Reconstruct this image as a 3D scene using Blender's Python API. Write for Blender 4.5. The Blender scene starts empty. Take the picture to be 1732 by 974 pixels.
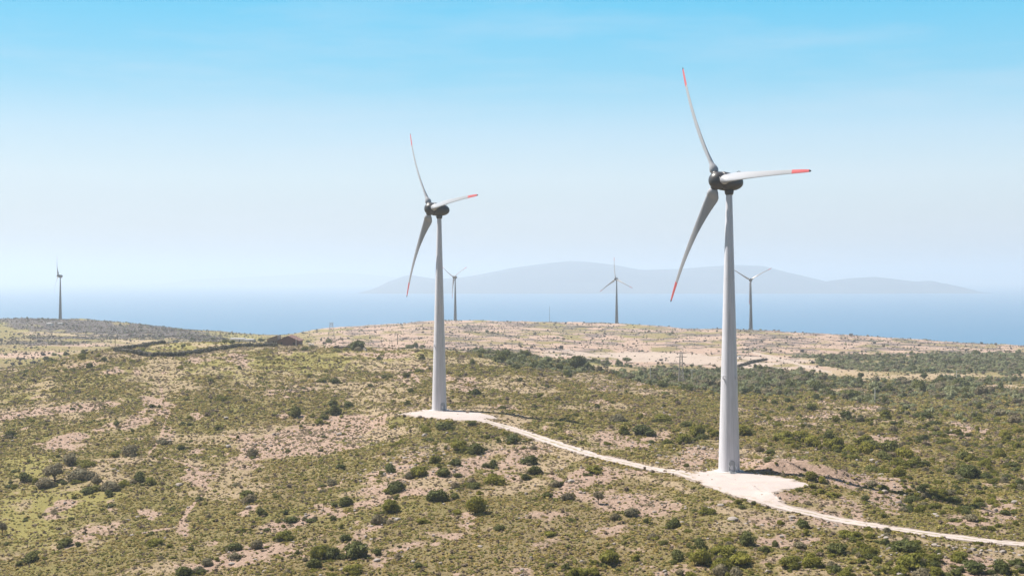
import bpy, bmesh, math, random
import numpy as np
from mathutils import Vector, Matrix
R = math.radians
random.seed(7); RNG = np.random.default_rng(7)
scene = bpy.context.scene
C = scene.collection

# ------------------------------------------------------------------ camera
FPX, W0, H0, HZ = 2200.0, 1732.0, 974.0, 470.0      # focal length in photo pixels, photo size, horizon row
CX, CAMZ = W0/2, 110.0                              # sea level is z = 0
cam_d = bpy.data.cameras.new('camera'); cam = bpy.data.objects.new('camera', cam_d); C.objects.link(cam)
cam.location = (0, 0, CAMZ); cam.rotation_euler = (R(90), 0, 0)
cam_d.sensor_fit = 'HORIZONTAL'; cam_d.sensor_width = 36; cam_d.lens = 36*FPX/W0
cam_d.shift_y = -(H0/2-HZ)/W0
cam_d.clip_start = 1.0; cam_d.clip_end = 200000
scene.camera = cam

# ------------------------------------------------------------------ sun, sky, exposure
SUN_EL, SUN_BACK = R(57), R(22)                      # from the left, a little behind the turbines
sd = Vector((-math.cos(SUN_BACK)*math.cos(SUN_EL), math.sin(SUN_BACK)*math.cos(SUN_EL), math.sin(SUN_EL)))
sun_d = bpy.data.lights.new('sun', 'SUN'); sun_d.energy = 5.0; sun_d.angle = R(0.5); sun_d.color = (1.0, .95, .87)
sun = bpy.data.objects.new('sun', sun_d); C.objects.link(sun)
sun.rotation_euler = sd.to_track_quat('Z', 'Y').to_euler()
wd = bpy.data.worlds.new('World'); scene.world = wd; wd.use_nodes = True
def world_setup():
    nt = wd.node_tree; N = nt.nodes; L = nt.links; N.clear()
    out = N.new('ShaderNodeOutputWorld'); bg = N.new('ShaderNodeBackground'); bg.inputs[1].default_value = .1
    sky = N.new('ShaderNodeTexSky'); sky.sky_type = 'NISHITA'; sky.sun_disc = False
    sky.sun_elevation = SUN_EL; sky.sun_rotation = math.atan2(sd.x, sd.y); sky.dust_density = 2; sky.altitude = 100
    tc = N.new('ShaderNodeTexCoord'); sep = N.new('ShaderNodeSeparateXYZ'); L.new(tc.outputs['Generated'], sep.inputs[0])
    ramp = N.new('ShaderNodeValToRGB'); cr = ramp.color_ramp
    stops = [(0.0, (.44, .46, .48)), (.035, (.48, .53, .56)), (.075, (.48, .60, .665)), (.11, (.37, .56, .69)), (.15, (.165, .48, .67)), (.215, (.035, .42, .67)), (.30, (.04, .27, .50)), (.6, (.02, .14, .36)), (1.0, (.012, .05, .18))]
    cr.elements[0].position = 0; cr.elements[1].position = 1
    for p, c in stops[1:-1]: cr.elements.new(p)
    for e, (p, c) in zip(cr.elements, stops): e.position = p; e.color = (*c, 1)
    L.new(sep.outputs['Z'], ramp.inputs[0])
    mul = N.new('ShaderNodeVectorMath'); mul.operation = 'SCALE'; mul.inputs['Scale'].default_value = 6.6
    L.new(ramp.outputs[0], mul.inputs[0])
    dim = N.new('ShaderNodeMapRange'); dim.interpolation_type = 'SMOOTHSTEP'      # dims the unseen sky behind the camera so shaded sides go darker
    for i_, x_ in enumerate((-.35, .6, .28, 1.0)): dim.inputs[i_+1].default_value = x_
    L.new(sep.outputs['Y'], dim.inputs[0]); sc_ = N.new('ShaderNodeMath'); sc_.operation = 'MULTIPLY'; sc_.inputs[1].default_value = 6.6
    L.new(dim.outputs[0], sc_.inputs[0]); L.new(sc_.outputs[0], mul.inputs['Scale'])
    mix = N.new('ShaderNodeMix'); mix.data_type = 'RGBA'; mix.inputs[0].default_value = .95
    L.new(sky.outputs[0], mix.inputs[6]); L.new(mul.outputs[0], mix.inputs[7])
    # thin high cloud streaks
    mp = N.new('ShaderNodeMapping'); mp.inputs['Scale'].default_value = (4, 4, 30); L.new(tc.outputs['Generated'], mp.inputs[0])
    nz = N.new('ShaderNodeTexNoise'); nz.inputs['Scale'].default_value = 1.0; nz.inputs['Detail'].default_value = 7; nz.inputs['Roughness'].default_value = .6
    L.new(mp.outputs[0], nz.inputs['Vector'])
    mr = N.new('ShaderNodeMapRange'); mr.inputs[1].default_value = .47; mr.inputs[2].default_value = .80; mr.inputs[4].default_value = .34
    L.new(nz.outputs[0], mr.inputs[0])
    cm = N.new('ShaderNodeMix'); cm.data_type = 'RGBA'; cm.inputs[7].default_value = (3.4, 3.9, 4.5, 1)
    L.new(mr.outputs[0], cm.inputs[0]); L.new(mix.outputs[2], cm.inputs[6])
    L.new(cm.outputs[2], bg.inputs[0]); L.new(bg.outputs[0], out.inputs[0])
world_setup()
vs = scene.view_settings
vs.view_transform = 'Standard'; vs.look = 'None'; vs.gamma = 1; vs.use_curve_mapping = False
vs.exposure = 1.05
cy = scene.cycles
scene.render.engine = 'CYCLES'
cy.max_bounces = 6; cy.diffuse_bounces = 3; cy.glossy_bounces = 2; cy.transmission_bounces = 3; cy.transparent_max_bounces = 8; cy.volume_bounces = 1
cy.use_denoising = True
try: cy.denoiser = 'OPENIMAGEDENOISE'
except Exception: pass
HAZE_DENSITY = 1.72e-4

# ------------------------------------------------------------------ helpers
def tag(o, label=None, cat=None, group=None, kind=None):
    if label: o['label'] = label
    if cat: o['category'] = cat
    if group: o['group'] = group
    if kind: o['kind'] = kind
    return o
def link(o, parent=None):
    C.objects.link(o)
    if parent: o.parent = parent
    return o
def mesh_np(name, V, F, mats=(), smooth=False, midx=None):
    me = bpy.data.meshes.new(name)
    V = np.asarray(V, np.float32); me.vertices.add(len(V)); me.vertices.foreach_set('co', V.ravel())
    if isinstance(F, np.ndarray):
        n, k = F.shape
        me.loops.add(n*k); me.loops.foreach_set('vertex_index', F.ravel().astype(np.int32))
        me.polygons.add(n); me.polygons.foreach_set('loop_start', np.arange(0, n*k, k, dtype=np.int32))
        try: me.polygons.foreach_set('loop_total', np.full(n, k, np.int32))
        except Exception: pass
        if midx is not None: me.polygons.foreach_set('material_index', np.asarray(midx, np.int32))
        if smooth: me.polygons.foreach_set('use_smooth', np.ones(n, bool))
        me.update(calc_edges=True)
    else:
        me.clear_geometry(); me.from_pydata([tuple(v) for v in V], [], F); me.update()
        if smooth:
            for p in me.polygons: p.use_smooth = True
    for m in mats: me.materials.append(m)
    return me
def obj(name, me, parent=None):
    return link(bpy.data.objects.new(name, me), parent)
def empty(name, loc):
    o = bpy.data.objects.new(name, None); o.location = loc; o.empty_display_size = 1; return link(o)
class MB:
    "collects boxes, tubes and lathes and links them as one mesh"
    def __init__(s): s.v = []; s.f = []
    def add(s, vs_, fs):
        b = len(s.v); s.v += [tuple(v) for v in vs_]; s.f += [tuple(i+b for i in f) for f in fs]
    def box(s, c, d, rz=0, taper=1.0):
        cx, cy_, cz = c; x, y, z = d[0]/2, d[1]/2, d[2]/2; cs, sn = math.cos(rz), math.sin(rz); P = []
        for k in (-1, 1):
            t = taper if k > 0 else 1
            for sx, sy in ((-1, -1), (1, -1), (1, 1), (-1, 1)):
                a, b = sx*x*t, sy*y*t; P.append((cx+a*cs-b*sn, cy_+a*sn+b*cs, cz+k*z))
        s.add(P, [(3, 2, 1, 0), (4, 5, 6, 7), (0, 1, 5, 4), (1, 2, 6, 5), (2, 3, 7, 6), (3, 0, 4, 7)])
    def tube(s, pts, rad, n=8):
        pts = [Vector(p) for p in pts]; rad = rad if hasattr(rad, '__len__') else [rad]*len(pts); V = []; F = []
        for i, p in enumerate(pts):
            d = (pts[min(i+1, len(pts)-1)]-pts[max(i-1, 0)]).normalized()
            u = d.orthogonal().normalized() if abs(d.z) < .9 else Vector((1, 0, 0)); u = (u-d*u.dot(d)).normalized(); w = d.cross(u)
            for k in range(n):
                a = 2*math.pi*k/n; V.append(p+rad[i]*(math.cos(a)*u+math.sin(a)*w))
        for i in range(len(pts)-1):
            for k in range(n):
                k2 = (k+1) % n; F.append((i*n+k, i*n+k2, (i+1)*n+k2, (i+1)*n+k))
        F.append(tuple(range(n-1, -1, -1))); F.append(tuple((len(pts)-1)*n+k for k in range(n)))
        s.add(V, F)
    def mesh(s, name, mat, smooth=False): return mesh_np(name, s.v, s.f, [mat] if mat else [], smooth)
    def build(s, name, mat, parent=None, smooth=False): return obj(name, s.mesh(name, mat, smooth), parent)

def hash2(ix, iy, seed):
    h = (ix.astype(np.int64)*374761393 + iy.astype(np.int64)*668265263 + seed*1442695041) & 0xffffffff
    h = ((h ^ (h >> 13))*1274126177) & 0xffffffff
    return ((h ^ (h >> 16)) & 0xffff)/65535.0
def vnoise(x, y, seed=0):
    ix = np.floor(x); iy = np.floor(y); fx = x-ix; fy = y-iy; fx = fx*fx*(3-2*fx); fy = fy*fy*(3-2*fy)
    a = hash2(ix, iy, seed); b = hash2(ix+1, iy, seed); c = hash2(ix, iy+1, seed); d = hash2(ix+1, iy+1, seed)
    return (a+(b-a)*fx)*(1-fy)+(c+(d-c)*fx)*fy
def fbm(x, y, octv=4, seed=0):
    t = 0; a = .5; s = 0
    for o in range(octv):
        t = t+a*vnoise(x*2**o, y*2**o, seed+o*17); s += a; a *= .5
    return t/s
def sstep(a, b, x):
    t = np.clip((x-a)/(b-a), 0, 1); return t*t*(3-2*t)

# ------------------------------------------------------------------ node material helper
class NM:
    def __init__(s, name):
        s.m = bpy.data.materials.new(name); s.m.use_nodes = True; s.nt = s.m.node_tree; s.N = s.nt.nodes; s.L = s.nt.links
        s.b = s.N['Principled BSDF']; s.out = s.N['Material Output']
    def n(s, t, **kw):
        q = s.N.new(t)
        for k, v in kw.items(): setattr(q, k, v)
        return q
    def noise(s, scale, detail=4, rough=.55, vec=None, dim='3D'):
        q = s.n('ShaderNodeTexNoise'); q.noise_dimensions = dim; q.inputs['Scale'].default_value = scale; q.inputs['Detail'].default_value = detail; q.inputs['Roughness'].default_value = rough
        if vec: s.L.new(vec, q.inputs['Vector'])
        return q.outputs[0]
    def mix(s, f, a, b):
        q = s.n('ShaderNodeMix', data_type='RGBA')
        for i, v in ((0, f), (6, a), (7, b)):
            if hasattr(v, 'is_output') or isinstance(v, bpy.types.NodeSocket): s.L.new(v, q.inputs[i])
            else: q.inputs[i].default_value = v if i == 0 else (*v, 1)
        return q.outputs[2]
    def math(s, op, a, b=0.0, clamp=False):
        q = s.n('ShaderNodeMath', operation=op); q.use_clamp = clamp
        for i, v in ((0, a), (1, b)):
            if isinstance(v, bpy.types.NodeSocket): s.L.new(v, q.inputs[i])
            else: q.inputs[i].default_value = v
        return q.outputs[0]
    def mrange(s, v, a, b, c=0.0, d=1.0, smooth=False):
        q = s.n('ShaderNodeMapRange'); s.L.new(v, q.inputs[0])
        if smooth: q.interpolation_type = 'SMOOTHSTEP'
        for i, x in enumerate((a, b, c, d)): q.inputs[i+1].default_value = x
        return q.outputs[0]
    def pos(s): return s.n('ShaderNodeNewGeometry').outputs['Position']
    def attr(s, name): 
        q = s.n('ShaderNodeAttribute', attribute_name=name); return q
    def col(s, c): 
        if isinstance(c, bpy.types.NodeSocket): s.L.new(c, s.b.inputs['Base Color'])
        else: s.b.inputs['Base Color'].default_value = (*c, 1)
    def rough(s, v): s.b.inputs['Roughness'].default_value = v; return s
    def spec(s, v): s.b.inputs['Specular IOR Level'].default_value = v; return s
    def bump(s, h, strength=.5, dist=.1):
        q = s.n('ShaderNodeBump'); q.inputs['Strength'].default_value = strength; q.inputs['Distance'].default_value = dist
        s.L.new(h, q.inputs['Height']); s.L.new(q.outputs[0], s.b.inputs['Normal'])

def plain(name, c, rough=.6, var=.12, scale=1.5, spec=.4):
    m = NM(name); p = m.pos(); n1 = m.noise(scale, 5, .6, p)
    m.col(m.mix(n1, tuple(x*(1-var) for x in c), tuple(x*(1+var) for x in c))); m.rough(rough).spec(spec); return m.m
def foliage(name, dark, light, warm, transl=.22):
    m = NM(name); g = m.n('ShaderNodeNewGeometry'); oi = m.n('ShaderNodeObjectInfo')
    base = m.mix(g.outputs['Random Per Island'], dark, light)
    n1 = m.noise(.035, 4, .6, g.outputs['Position'])
    base = m.mix(m.mrange(n1, .42, .62, 0, .8), base, warm)
    base2 = m.mix(m.mrange(oi.outputs['Random'], 0, 1, 0, .45), base, tuple(x*.6 for x in dark))
    m.col(base2); m.rough(.75).spec(.2)
    tr = m.n('ShaderNodeBsdfTranslucent'); m.L.new(m.mix(.6, base2, warm), tr.inputs[0])
    ms = m.n('ShaderNodeMixShader'); ms.inputs[0].default_value = transl
    m.L.new(m.b.outputs[0], ms.inputs[1]); m.L.new(tr.outputs[0], ms.inputs[2]); m.L.new(ms.outputs[0], m.out.inputs[0])
    return m.m
M = {}
M['dark_leaf'] = foliage('dark_leaf', (0.05766, 0.06921, 0.02052), (0.1362, 0.1494, 0.03876), (0.1602, 0.1573, 0.03648), .3)
M['green_leaf'] = foliage('green_leaf', (0.0972, 0.1056, 0.0192), (0.243, 0.2329, 0.036), (0.2754, 0.2484, 0.0384), .35)
M['grey_leaf'] = foliage('grey_leaf', (0.1509, 0.1396, 0.0833), (0.3019, 0.2665, 0.1561), (0.2616, 0.2021, 0.1264), .3)
M['scrub_leaf'] = foliage('scrub_leaf', (0.2366, 0.2052, 0.06084), (0.4846, 0.4018, 0.1217), (0.451, 0.335, 0.1273), .35)
M['moss_leaf'] = foliage('moss_leaf', (0.1284, 0.1309, 0.02861), (0.3019, 0.2776, 0.06764), (0.2566, 0.235, 0.06504), .3)
M['brown_leaf'] = foliage('brown_leaf', (0.1155, 0.08728, 0.05832), (0.2616, 0.1964, 0.1341), (0.2924, 0.2182, 0.1458), .25)
M['heath_leaf'] = foliage('heath_leaf', (.060, .055, .050), (.125, .112, .098), (.12, .10, .095), .25)
M['thicket_leaf'] = foliage('thicket_leaf', (0.1482, 0.1725, 0.09407), (0.3334, 0.355, 0.1782), (0.3334, 0.3169, 0.1684), .3)
M['straw'] = foliage('straw', (0.2416, 0.1923, 0.1218), (0.4547, 0.3697, 0.2436), (0.3837, 0.2958, 0.1914), .3)
M['bark'] = plain('bark', (.12, .095, .075), .9, .4, 6)
def rock_mat():
    m = NM('rock'); p = m.pos(); oi = m.n('ShaderNodeObjectInfo')
    a = m.mix(m.noise(1.6, 6, .65, p), (0.165, 0.1349, 0.1161), (0.375, 0.3195, 0.2767))
    b = m.mix(m.mrange(m.noise(5, 4, .6, p), .55, .7), a, (.18, .14, .105))
    m.col(m.mix(m.math('MULTIPLY', oi.outputs['Random'], .5), b, (.30, .275, .26))); m.rough(.95).spec(.15)
    m.bump(m.noise(4, 6, .65, p), .6, .15); return m.m
M['rock'] = rock_mat()
def paint_mat(name, c, rough=.32, streak=.26):
    m = NM(name); tc = m.n('ShaderNodeTexCoord'); mp = m.n('ShaderNodeMapping'); mp.inputs['Scale'].default_value = (3, 3, .12)
    m.L.new(tc.outputs['Object'], mp.inputs[0]); n1 = m.noise(1.2, 6, .6, mp.outputs[0])
    m.col(m.mix(m.mrange(n1, .35, .75), c, tuple(x*(1-streak) for x in c))); m.rough(rough).spec(.5); return m.m
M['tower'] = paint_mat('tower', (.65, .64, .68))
M['far_tower'] = paint_mat('far_tower', (.045, .055, .065))  # shade of the distant towers put into a darker base colour
M['far_nacelle'] = paint_mat('far_nacelle', (.03, .03, .035))  # distant turbine heads: shade put into the base colour as well
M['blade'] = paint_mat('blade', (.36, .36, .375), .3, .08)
M['nacelle'] = paint_mat('nacelle', (0.0525, 0.0476, 0.0476), .42, .1)  # near-black base colour stands in for shade on a light grey turbine head
M['red'] = paint_mat('red', (.56, .12, .12), .4, .1)
M['black'] = plain('black', (.02, .02, .022), .5)
M['steel'] = plain('steel', (.30, .31, .33), .5)
M['concrete'] = plain('concrete', (.46, .43, .40), .9, .15, 2)
M['door'] = plain('door', (.34, .35, .37), .5)

# ------------------------------------------------------------------ terrain
# per photo column: (row y, distance D); h = depth below the camera
PROF = {
 -500: [(974, 200), (900, 232), (800, 290), (720, 360), (680, 410), (655, 460), (640, 540), (620, 660), (600, 800), (580, 960), (560, 1180), (545, 1450)],
 0:    [(974, 195), (900, 225), (800, 280), (720, 350), (680, 400), (650, 450), (640, 520), (620, 640), (600, 780), (580, 950), (560, 1180), (540, 1450)],
 100:  [(974, 190), (900, 220), (800, 275), (720, 342), (670, 400), (633, 450), (612, 495), (610, 540), (610, 640), (594, 800), (577, 1000), (560, 1200), (539, 1440)],
 200:  [(974, 185), (900, 215), (800, 270), (720, 335), (660, 400), (620, 450), (599, 500), (592, 550), (598, 600), (604, 640), (590, 850), (575, 1050), (560, 1250), (544, 1430)],
 265:  [(974, 182), (890, 216), (800, 268), (720, 334), (665, 394), (625, 445), (603, 490), (592, 535), (584, 585), (582, 605), (602, 670), (587, 880), (574, 1050), (562, 1220), (551, 1415)],
 330:  [(974, 180), (880, 218), (800, 266), (720, 333), (670, 388), (630, 440), (602, 490), (589, 540), (579, 600), (577.5, 620), (598, 690), (583, 900), (572, 1050), (565, 1200), (557, 1400)],
 390:  [(974, 178), (866, 221), (790, 270), (720, 332), (676, 384), (636, 434), (600, 490), (587, 538), (579, 590), (578.5, 605), (596, 680), (582, 890), (573, 1060), (569, 1200), (562, 1390)],
 450:  [(974, 175), (850, 225), (780, 275), (720, 330), (680, 380), (640, 430), (600, 490), (585, 535), (580, 570), (592, 640), (581, 880), (572, 1080), (566, 1380)],
 600:  [(974, 171), (850, 216), (780, 262), (720, 322), (680, 372), (640, 430), (610, 480), (592, 525), (590, 555), (602, 640), (580, 880), (570, 1050), (552, 1400)],
 742:  [(974, 168), (850, 206), (790, 238), (720, 298), (700, 316), (694, 324), (689, 334), (660, 378), (625, 440), (602, 500), (596, 530), (606, 600), (590, 800), (575, 960), (558, 1180), (542, 1505)],
 870:  [(974, 165), (850, 204), (780, 245), (730, 290), (700, 322), (665, 380), (630, 445), (608, 510), (603, 540), (612, 620), (598, 780), (580, 960), (560, 1180), (543, 1480)],
 1000: [(974, 163), (850, 203), (780, 240), (740, 275), (700, 325), (660, 400), (632, 480), (620, 530), (628, 600), (607, 760), (595, 870), (575, 1050), (546, 1447)],
 1110: [(974, 161), (850, 202), (800, 227), (770, 246), (735, 282), (690, 350), (660, 430), (645, 500), (638, 580), (614, 750), (600, 870), (577, 1050), (551, 1400)],
 1231: [(974, 160), (880, 187), (810, 216.5), (797, 224.7), (787, 232), (770, 246), (740, 280), (700, 340), (672, 410), (655, 490), (640, 600), (620, 730), (600, 870), (580, 1040), (556.5, 1294)],
 1370: [(974, 158), (880, 188), (830, 207), (805, 222), (780, 243), (740, 288), (700, 355), (670, 440), (650, 540), (635, 630), (618, 740), (600, 880), (580, 1080), (562, 1290)],
 1500: [(974, 156), (900, 178), (850, 203), (800, 235), (750, 289), (700, 375), (665, 490), (645, 590), (625, 710), (605, 860), (588, 1060), (572, 1290)],
 1732: [(974, 155), (920, 172), (850, 205), (800, 235), (750, 292), (700, 392), (665, 520), (645, 620), (625, 740), (605, 900), (592, 1100), (584, 1290)],
 2230: [(974, 155), (920, 172), (850, 205), (800, 235), (750, 292), (700, 392), (665, 520), (645, 620), (625, 740), (608, 900), (597, 1100), (592, 1290)],
}
rows = [60.0]
while rows[-1] < 2300:
    D = rows[-1]; rows.append(D+(8.0 if D < 135 else min(max(D*D/77000*1.0, .42), 6.0)))
ROW = np.array(rows)
cols = np.concatenate([np.linspace(-1500, -80, 60)[:-1], np.arange(-80, 1815, 1.9), np.linspace(1815, 3250, 60)])
COL = cols
def smooth1(a, k):
    if k < 2: return a
    w = np.hanning(k+2)[1:-1]; w /= w.sum(); p = np.pad(a, (k//2, k-1-k//2), mode='edge'); return np.convolve(p, w, 'valid')
kx = np.array(sorted(PROF)); Hk = []
fine = np.arange(60, 2310, 2.0)
for k in kx:
    pr = PROF[k]; d = np.array([p[1] for p in pr], float); h = np.array([(p[0]-HZ)/FPX*p[1] for p in pr])
    d = np.concatenate([[60, 110], d, [d[-1]+60, d[-1]+350, 2300]])
    h = np.concatenate([[h[0]+9, h[0]+5], h, [h[-1]+4, 118, 135]])
    g = np.interp(fine, d, h); g = smooth1(g, 9)
    Hk.append(np.interp(ROW, fine, g))
Hk = np.array(Hk)
def hermite_cols(px):
    "smooth interpolation of the knot columns"
    px = np.clip(px, kx[0], kx[-1]-1e-6); i = np.clip(np.searchsorted(kx, px, 'right')-1, 0, len(kx)-2)
    sl = np.diff(Hk, axis=0)/np.diff(kx)[:, None]; m = np.zeros_like(Hk); m[1:-1] = np.where(sl[1:]*sl[:-1] > 0, 2*sl[1:]*sl[:-1]/(sl[1:]+sl[:-1]+1e-12), 0)
    dx = (kx[i+1]-kx[i]).astype(float); t = ((px-kx[i])/dx)[:, None]; dx = dx[:, None]
    return (2*t**3-3*t**2+1)*Hk[i]+(t**3-2*t**2+t)*dx*m[i]+(-2*t**3+3*t**2)*Hk[i+1]+(t**3-t**2)*dx*m[i+1]
HG = hermite_cols(COL).T                       # rows x cols
DG, PG = np.meshgrid(ROW, COL, indexing='ij')
XG = (PG-CX)/FPX*DG
def seg_dist(X, Y, pts):
    best = np.full(np.shape(X), 1e9); side = np.zeros(np.shape(X)); along = np.zeros(np.shape(X)); L0 = 0
    for (x0, y0), (x1, y1) in zip(pts[:-1], pts[1:]):
        dx, dy = x1-x0, y1-y0; l = math.hypot(dx, dy); t = np.clip(((X-x0)*dx+(Y-y0)*dy)/l**2, 0, 1)
        d = np.hypot(X-x0-t*dx, Y-y0-t*dy); s = dx*(Y-y0)-dy*(X-x0); u = d < best
        best = np.where(u, d, best); side = np.where(u, np.sign(s), side); along = np.where(u, L0+t*l, along); L0 += l
    return best, side, along
T1 = (( 1231-CX)/FPX*224.7, 224.7); T2 = ((742-CX)/FPX*324.0, 324.0)
# rough position on the smooth ground of a photo pixel
def unproj_grid(px, py, G):
    col = np.array([np.interp(px, COL, G[r]) for r in range(len(ROW))]) if False else None
class Ground:
    def __init__(s, G): s.G = G
    def h(s, px, D):
        px = np.asarray(px, float); D = np.asarray(D, float)
        j = np.clip(np.searchsorted(COL, px)-1, 0, len(COL)-2); i = np.clip(np.searchsorted(ROW, D)-1, 0, len(ROW)-2)
        tx = np.clip((px-COL[j])/(COL[j+1]-COL[j]), 0, 1); ty = np.clip((D-ROW[i])/(ROW[i+1]-ROW[i]), 0, 1); G = s.G
        return (G[i, j]*(1-tx)+G[i, j+1]*tx)*(1-ty)+(G[i+1, j]*(1-tx)+G[i+1, j+1]*tx)*ty
    def zxy(s, X, Y): return CAMZ-s.h(CX+np.asarray(X)/np.asarray(Y)*FPX, Y)
    def at(s, px, py, dmin=140.0):
        "world point where the ray through a photo pixel first meets the ground"
        D = ROW[ROW > dmin]; y = HZ+FPX*s.h(np.full(len(D), float(px)), D)/D
        k = np.nonzero(y <= py)[0]
        if len(k) == 0: k = np.array([int(np.argmin(y))])
        k = k[0]
        if k == 0: d = D[0]
        else:
            t = (y[k-1]-py)/max(y[k-1]-y[k], 1e-6); d = D[k-1]+min(max(t, 0), 1)*(D[k]-D[k-1])
        h = float(s.h(px, d)); return Vector(((px-CX)/FPX*d, d, CAMZ-h))
g0 = Ground(HG)
def P2(px, py): v = g0.at(px, py); return (v.x, v.y)
TRACK_PX = [(785, 704), (835, 716), (880, 729), (940, 750), (1000, 769), (1060, 783), (1120, 796), (1180, 812), (1240, 832), (1290, 848), (1330, 859), (1400, 875), (1480, 889), (1560, 901), (1640, 911), (1732, 920), (1850, 930), (2000, 940)]
TRACK = [P2(*p) for p in TRACK_PX]
# undulation, kept off the pads and the track
dtr, _, _ = seg_dist(XG, DG, TRACK)
calm = sstep(2.2, 9, dtr)
for (tx, ty), (rx, ry) in ((T1, (15, 11)), (T2, (17, 12))):
    calm = calm*sstep(.9, 1.6, np.hypot((XG-tx-3)/rx, (DG-ty+4)/ry))
amp = np.clip(DG/320, .5, 2.2)
bump = (fbm(XG/34, DG/34, 3, 3)-.5)*2.4*amp+(fbm(XG/7, DG/7, 3, 9)-.5)*.9*np.clip(DG/260, .6, 1.6)+(fbm(XG/1.6, DG/1.6, 2, 21)-.5)*.3
far = sstep(480, 600, DG); bump = bump*(1-.35*far)
HG = HG-bump*calm
# level pads
for (tx, ty), hz, (rx, ry) in ((T1, 33.4, (11, 8)), (T2, 33.0, (13, 7))):
    q = np.hypot((XG-tx-3)/rx, (DG-ty+3)/ry); w = 1-sstep(1.0, 1.8, q); HG = HG*(1-w)+hz*w
# cut bank behind the near pad
BA, BB = P2(1266, 800), P2(1484, 821)
Lb = math.hypot(BB[0]-BA[0], BB[1]-BA[1]); bx, by = (BB[0]-BA[0])/Lb, (BB[1]-BA[1])/Lb
ab = (XG-BA[0])*bx+(DG-BA[1])*by; behind = -(XG-BA[0])*by+(DG-BA[1])*bx+1.4*(fbm(XG/4, DG/4, 3, 70)-.5)
win = sstep(-1, 5, ab)*(1-sstep(Lb-9, Lb, ab))
rise = 1.7*sstep(0, 2.6, behind)*(1-sstep(6, 26, behind))*win*(1+.3*(fbm(XG/2.2, DG/2.2, 3, 77)-.5))
HG = HG-rise
# spoil heap at the pad's front right corner
mp_ = P2(1322, 842); HG = HG-1.0*np.exp(-(((XG-mp_[0])/3.2)**2+((DG-mp_[1])/3.0)**2))*(.8+.4*fbm(XG/1.2, DG/1.2, 2, 5))
G = Ground(HG)
def at(px, py, dmin=140.0): return G.at(px, py, dmin)

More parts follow.
